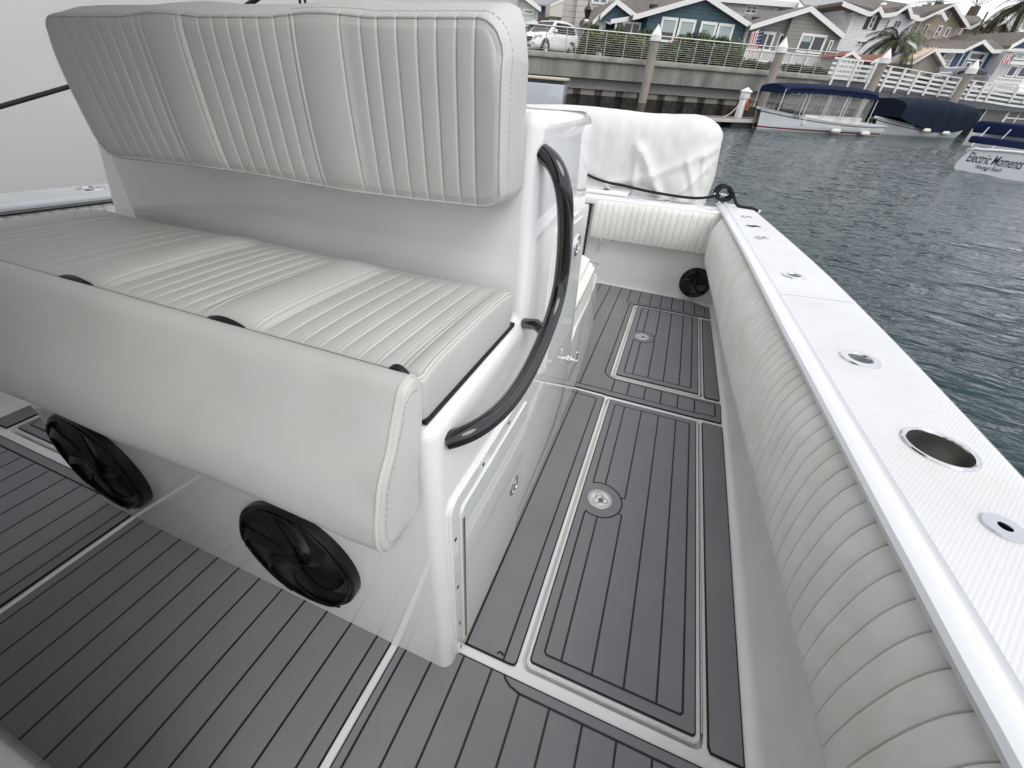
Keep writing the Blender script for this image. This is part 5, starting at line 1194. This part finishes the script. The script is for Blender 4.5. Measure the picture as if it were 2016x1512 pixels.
def hull(t, P, L_, beam, zb, zm, zs, stern_w=.8, m=HULW, stripes=None):
    """lofted launch hull; local x from bow (0) to stern (L_), near side at y = 0"""
    n = 30; c = beam/2
    def w(u): return (beam/2)*(sin(pi*min(1, (u*.62+.02)))**.62 if u < .8 else (sin(pi*min(1, .8*.62+.02))**.62)*(1-(u-.8)/.2*(1-stern_w)))
    def zt(u): return (1-u)**2*zb+2*u*(1-u)*(2*zm-.5*(zb+zs))+u*u*zs
    prof = [(.0, -.35), (.55, -.25), (.86, 0.), (.90, .07), (.93, .14), (.96, .35), (.99, .75), (1., .97), (1.03, .98), (1.03, 1.0), (.93, 1.0), (.92, .93)]
    def pt(i, j, sg):
        u = i/(n-1); a, b = prof[j]; z = b*zt(u) if b > .2 else b
        rake = .12*(1-u)**3*(b if b > 0 else 0)
        return ((u*L_)-rake*1.5+(.18*(b if b > 0 else 0) if u > .97 else 0), c+sg*w(u)*a, z)
    bm = NB()
    for sg in (-1, 1): grid(bm, n, len(prof), lambda i, j: pt(i, j, sg), mfn=lambda i, j: 1 if j in (1,) else (2 if j == 3 else (3 if j in (7, 8, 9) else 0)))
    f1 = [pt(n-1, j, -1) for j in range(10)]; f2 = [pt(n-1, j, 1) for j in range(10)]
    face(bm, f1+f2[::-1][:-1]); bmesh.ops.remove_doubles(bm, verts=bm.verts, dist=1e-4); bmesh.ops.recalc_face_normals(bm, faces=bm.faces)
    h = obj('hull', bm, [m]+(stripes or [NAVB, REDS])+[WHT], t)
    bm = NB(); 
    for sg in (-1, 1): tube(bm, [Vector(pt(i, 6, sg)).lerp(Vector(pt(i, 7, sg)), .35)+Vector((0, sg*.012, 0)) for i in range(n)], .018, 5)
    obj('rub_rail', bm, TEAKR, t)
    bm = NB()
    def dk_(i, j): q = pt(i, 11, -1+2*j); return (q[0], q[1], q[2]-.02 if i < n*.2 else q[2]-.30)
    grid(bm, n, 2, dk_); bmesh.ops.recalc_face_normals(bm, faces=bm.faces); obj('deck', bm, WHT, t, smooth=False)
    return pt, zt, w
# canopy boat
A, B = on_water(1514, 258), on_water(1738, 270); P1 = Plane(A, math.atan2((B-A).y, (B-A).x)); L1 = (B-A).length
cb = thing('canopy_launch', 'white electric launch with navy canopy, clear side curtains and registration on its bow', 'boat', P1.M, (L1/2, 1.1, 0))
zbow = P1.at(1523, 212, .9).z; zst = P1.at(1748, 247, .6).z; zmid = P1.at(1650, 240, .1).z
pt_, zt_f, w_f = hull(cb, P1, L1, 2.3, zbow, zmid, zst)
def cz(u, v, off): return P1.at(u, v, off)
c0 = cz(1548, 176, .2); c1 = cz(1732, 190, .2); zc0 = c0.z; zc1 = c1.z
n = 24
def can(i, j):
    u = i/(n-1); x_ = c0.x+(c1.x-c0.x)*u; v = j/8; z = zc0+(zc1-zc0)*u; arch = .20*sin(pi*v)**.6; e = .12*sin(pi*min(1, max(0, u)))**.5
    return (x_, .12+2.05*v, z+arch+e-(.05 if j in (0, 8) else 0))
bm = NB(); grid(bm, n, 9, can)
for j, sg in ((0, -1), (8, 1)):
    for i in range(n-1):
        a, b = Vector(can(i, j)), Vector(can(i+1, j)); k2 = 6
        for q in range(k2):
            p, r_ = a.lerp(b, q/k2), a.lerp(b, (q+1)/k2); s0_ = .11+.05*abs(sin((i*k2+q)*pi/9)); s1_ = .11+.05*abs(sin((i*k2+q+1)*pi/9))
            face(bm, [p, r_, r_-Vector((0, 0, s1_)), p-Vector((0, 0, s0_))])
for i in (0, n-1): face(bm, [can(i, j) for j in range(9)]+[(can(i, 8)[0], can(i, 8)[1], can(i, 8)[2]-.12), (can(i, 0)[0], can(i, 0)[1], can(i, 0)[2]-.12)])
bmesh.ops.remove_doubles(bm, verts=bm.verts, dist=1e-4); bmesh.ops.recalc_face_normals(bm, faces=bm.faces); obj('canopy', bm, NAVY, cb)
for (u0, v0, u1, v1) in ((1548, 176, 1535, 212), (1591, 182, 1575, 222), (1598, 184, 1583, 222), (1636, 186, 1616, 232), (1641, 184, 1621, 233), (1672, 190, 1649, 238), (1676, 192, 1655, 240), (1701, 196, 1681, 243), (1705, 197, 1685, 243), (1728, 198, 1707, 246)):
    for off in (.2, 2.1):
        b = P1.at(u0, v0, .2); a = P1.at(u1, v1, .2); bm = NB(); zt = zc0+(zc1-zc0)*(b.x-c0.x)/(c1.x-c0.x); tube(bm, [(a.x*.5+b.x*.5, off, zt_f(min(1, max(0, a.x/L1)))-.03), (b.x, off, zt+.02)], .022, 6); obj('canopy_post', bm, WHT, cb)
for off in (.22, 2.08):
    bm = NB(); m_ = 16
    grid(bm, m_, 2, lambda i, j: (c0.x+.15+(c1.x-c0.x-.3)*i/(m_-1), off, (zt_f((c0.x+(c1.x-c0.x)*i/(m_-1))/L1)+.12) if j == 0 else zc0+(zc1-zc0)*i/(m_-1))); obj('curtain', bm, CLEAR, cb, smooth=False)
bm = NB(); box(bm, L1*.28, L1*.78, .30, .55, .3, zmid+.22, .05, 2); obj('coaming', bm, WHT, cb); bm = NB(); box(bm, L1*.35, L1*.72, .6, 1.7, .3, zmid+.12, .08, 2); obj('seat', bm, mat('cream_seat', (.6, .56, .48), .6), cb)
bm = text_mesh('CF 4942 VE II', .19, .003, bold=.003); c_ = P1.at(1559, 229, .3)
ux = c_.x/L1; sl = math.atan2(zt_f(ux+.08)-zt_f(ux-.08), .16*L1); ya = 1.15-w_f(ux)*.99; yaw = math.atan2((1.15-w_f(ux+.05)*.99)-(1.15-w_f(ux-.05)*.99), .1*L1)
bm.transform(Matrix.Translation((c_.x, ya-.02, c_.z)) @ Matrix.Rotation(yaw, 4, 'Z') @ Matrix.Rotation(pi/2, 4, 'X') @ Matrix.Rotation(sl*.9, 4, 'Z')); obj('registration', bm, mat('grey_lettering', (.07, .08, .09), .5), cb, smooth=False)
def fender(lab, u, v, P, yo, group):
    c_ = P.at(u, v, yo); bm = NB(); lathe(bm, [(0, -.30), (.06, -.28), (.11, -.18), (.11, .18), (.06, .28), (0, .30)], 16, Matrix.Translation(c_) @ Matrix.Rotation(pi/2, 4, 'Y'))
    t = thing('boat_fender', lab, 'fender', P.M, c_, group); obj('bumper', bm, mat('fender_white', (.70, .68, .60), .5), t)
    bm = NB(); tube(bm, [c_+Vector((.0, .0, .1)), c_+Vector((.15, .08, .55))], .012, 5); obj('line', bm, ROPW, t)
fender('cream fender hanging on the middle of the canopy launch', 1645, 258, P1, -.08, 'fenders on the boats'); fender('cream fender hanging near the stern of the canopy launch', 1703, 263, P1, -.05, 'fenders on the boats')
a = P1.M @ P1.at(1522, 220, .9); b = PD.M @ Vector((PD.at(1497, 234, .4).x, .4, .40))
rope('pale mooring line from the bow of the canopy launch to the dock', [a, a.lerp(b, .5)+Vector((0, 0, -.12)), b], .02)
bm = NB(); 
for u, v, s in ((1712, 232, 0), (1724, 235, 0)): pass
# covered boat
A, B = on_water(1746, 267), on_water(1893, 274); P2 = Plane(A, math.atan2((B-A).y, (B-A).x)); L2_ = (B-A).length
tb2 = thing('covered_launch', 'white launch wrapped in a dark navy tarp, between the canopy launch and the named boat', 'boat', P2.M, (L2_/2, 1.1, 0))
zbow = P2.at(1752, 232, .8).z; zst = P2.at(1903, 250, .5).z; zmid = P2.at(1830, 255, .1).z
pt2, zt2, w2 = hull(tb2, P2, L2_, 2.3, zbow, zmid, zst, .75, mat('grey_white_hull', (.74, .76, .77), .2, coat=.5), stripes=[NAVB, WHT])
T0 = P2.at(1772, 194, 1.1); T1 = P2.at(1918, 208, 1.1); n = 30
def tarp(i, j):
    u = i/(n-1); x_ = L2_*.03+(L2_*.99)*u; zr = T0.z+(T1.z-T0.z)*u+.12*sin(pi*u); v = j/12
    yv = 1.15-(1.22*cos(pi*v)); hem = zt2(min(1, x_/L2_))*(1.14 if u < .28 else (1.14-.42*min(1, (u-.28)/.16) if u < .80 else .72+.3*(u-.8)/.2))
    prof_ = sin(pi*v)**.38; z = hem+(zr-hem)*prof_
    return (x_+.10*noise.noise(Vector((u*9, v*5, 1))), yv+.09*noise.noise(Vector((u*14, v*3, 2))), z+.05*noise.noise(Vector((u*10, v*6, 3))))
bm = NB(); grid(bm, n, 13, tarp); face(bm, [tarp(0, j) for j in range(13)]); face(bm, [tarp(n-1, j) for j in range(13)]); bmesh.ops.recalc_face_normals(bm, faces=bm.faces)
obj('tarp', bm, mat('dark_navy_tarp', (.008, .015, .028), .9, spec=.12, var=.2, bump=.6, bscale=3, bdist=.06), tb2)
bm = NB(); q0 = P2.at(1757, 231, .1); q1 = P2.at(1808, 246, .05); prism(bm, [(q0.x, q0.z-.02), (q1.x, q1.z-.02), (q1.x, q1.z-.20), (q0.x, q0.z-.14)], lambda p: (p[0], 1.15-w2(p[0]/L2_)-.06, p[1]), lambda p: (p[0], 1.15-w2(p[0]/L2_)+.04, p[1])); bmesh.ops.recalc_face_normals(bm, faces=bm.faces); obj('rub_strake', bm, WHT, tb2, smooth=False)
fender('small white fender at mid length of the tarp-covered launch', 1824, 257, P2, -.05, 'fenders on the boats'); fender('small white fender near the stern of the tarp-covered launch', 1861, 262, P2, -.05, 'fenders on the boats')
# yellow lift frame and silver rail between the two
yl = P2.at(1756, 215, 2.2); lf = thing('boat_lift_frame', 'yellow metal lift frame standing between the canopy launch and the tarp-covered launch', 'lift', P2.M, (yl.x, 2.4, 0))
YM = mat('yellow_paint', (.60, .34, .04), .5); YM2 = YM
a = P2.at(1763, 200, 2.4); b = P2.at(1752, 232, 2.4)
bm = NB(); prism(bm, [(a.x-.25, a.z), (a.x+.35, a.z+.05), (b.x+.45, b.z), (b.x-.1, b.z)], lambda p: (p[0], 2.4, p[1]), lambda p: (p[0], 2.6, p[1])); bmesh.ops.recalc_face_normals(bm, faces=bm.faces); obj('upright', bm, YM, lf, smooth=False)
bm = NB(); box(bm, b.x-.6, b.x+.5, 2.3, 2.55, .55, .72, .02, 2); box(bm, b.x-.35, b.x-.15, 2.3, 2.5, .2, .8, .02, 2); obj('foot', bm, YM, lf)
bm = NB(); a = P2.at(1738, 240, 1.2); tube(bm, smoothpath([(a.x-.4, 1.2, .7), (a.x-.1, 1.2, 1.35), (a.x+.3, 1.2, 1.5), (a.x+.9, 1.2, 1.48)], 4), .03, 8); obj('handrail', bm, STL, lf)
# named boat seen from its stern
A, B = on_water(1880, 334), on_water(2016, 357); P3 = Plane(A, math.atan2((B-A).y, (B-A).x)); W3 = 2.35
nb = thing('named_launch', 'white launch named Electric Moments, its curved transom facing us at the right edge', 'boat', P3.M, (1.2, 1, 0))
zt3 = P3.at(1960, 296, 0).z
tp = [(.02, -.06), (-.08, .14), (-.02, .40), (.12, .62), (.34, zt3-.04), (.8, zt3), (1.5, zt3+.02), (2.2, zt3-.05), (2.5, .60), (2.66, .35), (2.70, .12), (2.58, -.06)]
tp = [(q.x, q.z) for q in smoothpath([Vector((a, 0, b)) for a, b in tp], 4)]
bm = NB(); rings = []
for d, s, lift in ((0, 1, 0), (.05, 1.0, 0), (1.2, .97, .02), (3.0, .90, .06), (4.5, .75, .15), (5.4, .3, .3), (5.7, .02, .4)):
    rings.append([bm.verts.new((1.30+(a-1.30)*s, d, b*(1+lift))) for a, b in tp])
for a, b in zip(rings, rings[1:]):
    for i in range(len(a)): bm.faces.new((a[i], b[i], b[(i+1) % len(a)], a[(i+1) % len(a)]))
bm.faces.new(rings[0]); bmesh.ops.recalc_face_normals(bm, faces=bm.faces); hl = obj('hull', bm, mat('named_boat_white', (.80, .81, .83), .2, coat=.5), nb)
bm = NB(); tube(bm, [(a, -.012, b+.01) for a, b in tp if b > .58], .035, 8); obj('rub_rail', bm, WHT, nb)
def yk(x): return 0.
for s_, sz, cu, m_, sh, bd in (('Electric Moments', .30, (1958, 317), INK, .12, .002), ('Newport Beach', .155, (1946, 331.5), mat('grey_lettering', (.07, .08, .09), .5), .1, .0)):
    c_ = P3.at(*cu, 0.); bm = text_mesh(s_, sz, .003, sh, bd)
    xs_ = [v.co.x for v in bm.verts]; wdt = max(xs_)-min(xs_); want = ((P3.at(2011, 323, 0).x-P3.at(1904, 306, 0).x) if s_[0] == 'E' else (P3.at(1970, 335, 0).x-P3.at(1920, 327, 0).x))
    if s_[0] == 'E':   # slab serifs give the name its book-face look
        pass
    bm.transform(Matrix.Diagonal((want/wdt, 1.25 if s_[0] == 'E' else 1.1, 1, 1))); 
    for v in bm.verts: v.co.y += .0
    bm.transform(Matrix.Translation((c_.x, 0, c_.z)) @ Matrix.Rotation(pi/2, 4, 'X'))
    for v in bm.verts: v.co.y += yk(v.co.x)-.004
    obj('lettering', bm, m_, hl, smooth=False)
bm = NB(); c_ = P3.at(1940, 335, 0); lathe(bm, [(.03, 0), (.03, .01), (0, .012)], 12, Matrix.Translation((c_.x, yk(c_.x), c_.z)) @ Matrix.Rotation(pi/2, 4, 'X')); obj('outlet', bm, NAVB, hl)
def bar3(u0, v0, u1, v1, off, dep, h_, m, name, parent=nb, P=P3):
    a, b = P.at(u0, v0, off), P.at(u1, v1, off); zz = (a.z+b.z)/2; bm = NB(); box(bm, a.x, b.x, off, off+dep, zz-h_/2, zz+h_/2, min(.06, h_*.35), 3); return obj(name, bm, m, parent)
bar3(1908, 272, 2045, 292, .6, .30, .20, NAVY, 'lower_bimini'); bar3(1918, 249, 2060, 264, 1.7, 1.6, .34, NAVY, 'upper_bimini')
for u, v in ((1912, 288), (1955, 290)):
    a = P3.at(u, v, .65); bm = NB(); tube(bm, [(a.x, .65, zt3), (a.x+.12, .7, zt3+.55)], .018, 6); obj('frame_tube', bm, STL, nb)
a = P3.at(1960, 285, 1.0); bm = NB(); box(bm, a.x-.6, a.x+2, 1.1, 1.4, .5, zt3+.22, .05, 3); obj('seat_back', bm, WHT, nb)
a = P3.at(1930, 262, 3.0); bm = NB(); box(bm, a.x-.3, a.x+2.6, 3.0, 3.15, .5, zt3+.40, .05, 3); obj('windscreen_base', bm, WHT, nb)
# cabin launch behind it
A = on_water(1915, 268); P4 = Plane(A+Vector((.5, 1.5, 0)), radians(30))
fb4 = thing('cabin_launch', 'white launch with dark navy roof and white window frames behind the named boat', 'boat', P4.M, (2, 1, 0))
def b4(u0, v0, u1, v1, off, dep, m, name):
    a, b = P4.at(u0, v0, off), P4.at(u1, v1, off); s0, s1 = sorted((a.x, b.x)); z0, z1 = sorted((a.z, b.z)); bm = NB(); box(bm, s0, s1, off, off+dep, z0, z1, .03, 2); return obj(name, bm, m, fb4)
c_ = P4.at(1920, 250, 0); bm = NB(); box(bm, c_.x+.15, c_.x+6, .3, 2.2, -.1, c_.z, .12, 3); obj('hull', bm, HULW, fb4)
r0 = P4.at(1955, 207, 0); r1 = P4.at(1940, 248, 0); zr = r0.z
bm = NB(); box(bm, c_.x-.1, c_.x+2.2, .0, 2.2, zr-.20, zr+.02, .09, 4); obj('canopy', bm, NAVY, fb4)
bm = NB(); box(bm, c_.x+2.25, c_.x+6, -.1, 2.3, zr+.05, zr+.22, .06, 4); obj('roof', bm, NAVY, fb4)
for dx, w_ in ((.1, .03), (2.1, .10), (3.1, .05), (4.2, .08), (5.4, .05)):
    for y in (.05, 2.1): bm = NB(); box(bm, c_.x+dx-w_, c_.x+dx+w_, y, y+.06, c_.z-.02, zr); obj('window_post', bm, WHT, fb4, smooth=False)
bm = NB(); box(bm, c_.x+2.1, c_.x+6, .045, .09, (c_.z+zr)/2-.04, (c_.z+zr)/2+.04); obj('window_bar', bm, WHT, fb4, smooth=False)
bm = NB(); box(bm, c_.x+.1, c_.x+6, .08, .085, c_.z, zr-.1); obj('curtain', bm, mat('smoky_curtain', (.16, .14, .13), .1, alpha=.75), fb4, smooth=False)
# ------------------------------------------------------------------ next to our boat (boat frame again)
def bpt(u, v, y):
    d = RB @ ray_cam(u, v); t = y/d.y; return Vector((0, 0, HB))+d*t
# covered outboards behind our transom
ec = thing('covered_outboards', 'bulky white canvas cover drawn over the outboard engines behind the transom', 'engine cover', BM, (-.4, 4.0, .3))
bm = NB(); nx, ny = 200, 130
x0, x1, yc, hy = -2.3, .225, 4.02, .40
_pp = [(3.64, .42), (3.63, .62), (3.625, .80), (3.635, .98), (3.66, 1.10), (3.72, 1.17), (3.82, 1.20), (4.0, 1.205), (4.2, 1.20), (4.33, 1.17), (4.40, 1.10), (4.43, .95), (4.44, .7), (4.44, .42)]
_pp = smoothpath([Vector((a, b, 0)) for a, b in _pp], 8); _ln = [0]
for a, b in zip(_pp, _pp[1:]): _ln.append(_ln[-1]+(b-a).length)
def profat(v):
    t = v*_ln[-1]
    for k in range(len(_ln)-1):
        if t <= _ln[k+1]+1e-9: return _pp[k].lerp(_pp[k+1], (t-_ln[k])/(_ln[k+1]-_ln[k]))
    return _pp[-1]
def cvr(i, j):
    u = i/(nx-1); v = j/(ny-1); u = 1-(1-u)**1.25
    x = x0+(x1-x0)*u; du = min(1, (x1-x)/.27); e = sqrt(max(0, 1-(1-du)**2))
    q_ = profat(v); y = yc+(q_.x-yc)*(.35+.65*e); z = .42+(q_.y-.42)*(.78+.22*e)+.010*sin(x*5)
    if z < .8: x += .0
    p = Vector((x, y, z))
    # drape folds: pull-lines fanning out of the lower middle, finer creases near the right hem
    f = 0.
    frt = max(0, min(1, (.46-v)/.12))
    q = Vector((x*1.0, z*1.0, 0))
    for (cx_, cz_, dx_, dz_, wd, am) in ((-.32, .95, .28, -.42, .030, .030), (-.36, .98, .05, -.5, .028, .020), (-.25, .78, .45, .22, .030, .020), (-.05, .62, .26, .30, .020, .022), (-.55, .70, .35, .10, .03, .012), (.02, .90, .16, -.30, .022, .016), (-.15, .55, .35, -.02, .02, .016), (.12, .95, .08, -.35, .016, .014), (.17, .92, .05, -.40, .014, .012)):
        d = Vector((dx_, dz_, 0)); Lq = d.length; d.normalize(); r = q-Vector((cx_, cz_, 0)); t = max(0, min(Lq, r.dot(d))); dd = (r-d*t).length
        f += am*math.exp(-(dd/wd)**2)*(1-.5*t/Lq)
    f += .010*noise.noise(Vector((x*4, z*4, y*4)))+.005*noise.noise(Vector((x*14, z*11, 3)))+(.006 if x > .05 else .001)*noise.noise(Vector((x*30, z*9, 5)))
    p.y -= f*frt*1.5+(f*.4 if v > .2 and v < .5 else 0)*0
    p.z += (f*.35)*(1-frt)
    if 1-v < .9 and x > x1-.12: p.x += .006*noise.noise(Vector((z*16, y*14, 2)))
    return p
G = grid(bm, nx, ny, cvr)
endc = bm.verts.new((x1+.03, yc, .80))
for j in range(ny-1): bm.faces.new((G[nx-1][j], G[nx-1][j+1], endc))
bmesh.ops.recalc_face_normals(bm, faces=bm.faces); obj('canvas', bm, COV, ec)
for x in (-.15, -.75, -1.35):
    bm = NB(); box(bm, x-.11, x+.11, 3.95, 4.20, -.65, .62, .05, 3); obj('engine_leg', bm, mat('engine_white', (.7, .7, .7), .3), ec)
# black mooring rope over the transom to the cleat
CXR = (.330, 3.560, .740)
def brope(lab, pts, r): return rope(lab, [Vector(p) for p in pts], r, ROPE, BM, 'black_rope')
L0 = bpt(1165, 348, 3.62); Lm = bpt(1290, 378, 3.60)
rp = thing('mooring_rope', 'thick black rope running along the transom and looped over the stern cleat', 'rope', BM, (.33, 3.56, .7))
bm = NB(); tube(bm, smoothpath([(-1.25, 3.64, .93), tuple(L0), tuple(bpt(1230, 366, 3.60)), tuple(bpt(1300, 381, 3.58)), tuple(bpt(1370, 390, 3.57)), (.30, 3.545, .728)], 8), .0095, 10); obj('standing_part', bm, ROPE, rp)
bm = NB(); lp_ = [(.30+.05*cos(a)+.012*kk/10, 3.55+.03*sin(a*.5)-.004*kk/3, .745+.045*sin(a)) for kk, a in enumerate([.5*i for i in range(26)])]
tube(bm, smoothpath(lp_, 4), .011, 10); obj('coil', bm, ROPE, rp)
bm = NB(); tube(bm, smoothpath([(.34, 3.53, .78), (.375, 3.50, .755), tuple(bpt(1452, 404, 3.47)), tuple(bpt(1480, 410, 3.45)), tuple(bpt(1492, 416, 3.43))], 6), .010, 10); obj('tail', bm, ROPE, rp)
bm = NB(); e = bpt(1493, 416, 3.43); tube(bm, [e, e+Vector((.012, -.004, -.004))], .0115, 10); obj('whipping', bm, WHT, rp)
# neighbouring yacht to port: tall pale hull side
ny_ = thing('neighbouring_yacht', 'tall smooth white hull of the yacht moored on our far side, filling the upper left', 'yacht', BM, (-5, 5, -1))
bm = NB(); n1, n2 = 60, 26
e_ = RB @ ray_cam(1006, 30); NYL = 5+(-4.9)*e_.y/e_.x*1.02
def yh(i, j):
    u = i/(n1-1); v = j/(n2-1); y = -5+u*NYL; z = -1.2+v*6.2
    x = -4.3-1.0*(1-v)**1.8+(.55*max(0, u-.72)/.28)*0
    x += 1.55*v*v*.45+(.012*noise.noise(Vector((y*.8, z*.9, 1))))
    if u > .86: x -= 1.1*((u-.86)/.14)**2
    return (x, y, z)
G = grid(bm, n1, n2, yh)
grid(bm, n1, 2, lambda i, j: (yh(i, n2-1)[0]-(3.5 if j else 0), yh(i, n2-1)[1], yh(i, n2-1)[2]+.05*j))
V = [(yh(n1-1, j)) for j in range(n2)]; grid(bm, 2, n2, lambda i, j: (V[j][0]-4*i, V[j][1]+.3*i, V[j][2]))
bmesh.ops.remove_doubles(bm, verts=bm.verts, dist=1e-4); bmesh.ops.recalc_face_normals(bm, faces=bm.faces)
obj('hull', bm, mat('satin_white_hull', (.84, .84, .83), .35, var=.03, vscale=.8, bump=.2, bscale=.8, bdist=.05), ny_)
def hb_(u, v, y): return bpt(u, v, y)
def rl_(lab, a, b, ya, yb_, r=.012):
    A, B = bpt(*a, ya), bpt(*b, yb_); d = B-A; pts = [A-d*.5, A, B, B+d*.6]; bm = NB(); tube(bm, pts, r, 8); return tag(obj('mooring_rope', bm, ROPE, M=BM, base=A), lab, 'rope', 'black ropes behind the backrest')
rl_('thick black rope leaving the frame at the left edge, behind the backrest', (0, 210), (110, 178), 1.6, 1.9, .0125)
rl_('black rope rising steeply behind the middle of the backrest', (470, 22), (520, -12), 3.2, 3.2, .018)
rl_('thin black line, left one of two close together at the top', (592, 18), (588, -20), 3.2, 3.2, .009)
rl_('thin black line, right one of two close together at the top', (603, 18), (597, -20), 3.2, 3.2, .009)
rl_('black rope slanting down to the backrest at the right of the group', (718, 24), (690, -8), 3.2, 3.2, .013)
# dock box
P5 = Plane(on_water(1080, 235), radians(8)); a = P5.at(1112, 150, 0); b = P5.at(1040, 150, 0)
db = thing('dock_box', 'pale glossy fibreglass dock box with beige lid, between the backrest and the quay wall', 'dock box', P5.M, (0, .5, 0))
tz = P5.at(1100, 157, 0).z
bm = NB(); box(bm, a.x-4.2, a.x, 0, 1.6, -.3, tz-.16, .05, 3); obj('body', bm, mat('glossy_grey_white', (.52, .55, .58), .08, coat=.8), db)
bm = NB(); box(bm, a.x-4.15, a.x-.04, .03, 1.5, tz-.16, tz-.03, .01, 1); obj('window_band', bm, GLASS, db)
bm = NB(); box(bm, a.x-4.25, a.x+.05, -.04, 1.64, tz-.03, tz+.06, .02, 2); obj('lid', bm, mat('cream_lid', (.60, .52, .42), .5), db)
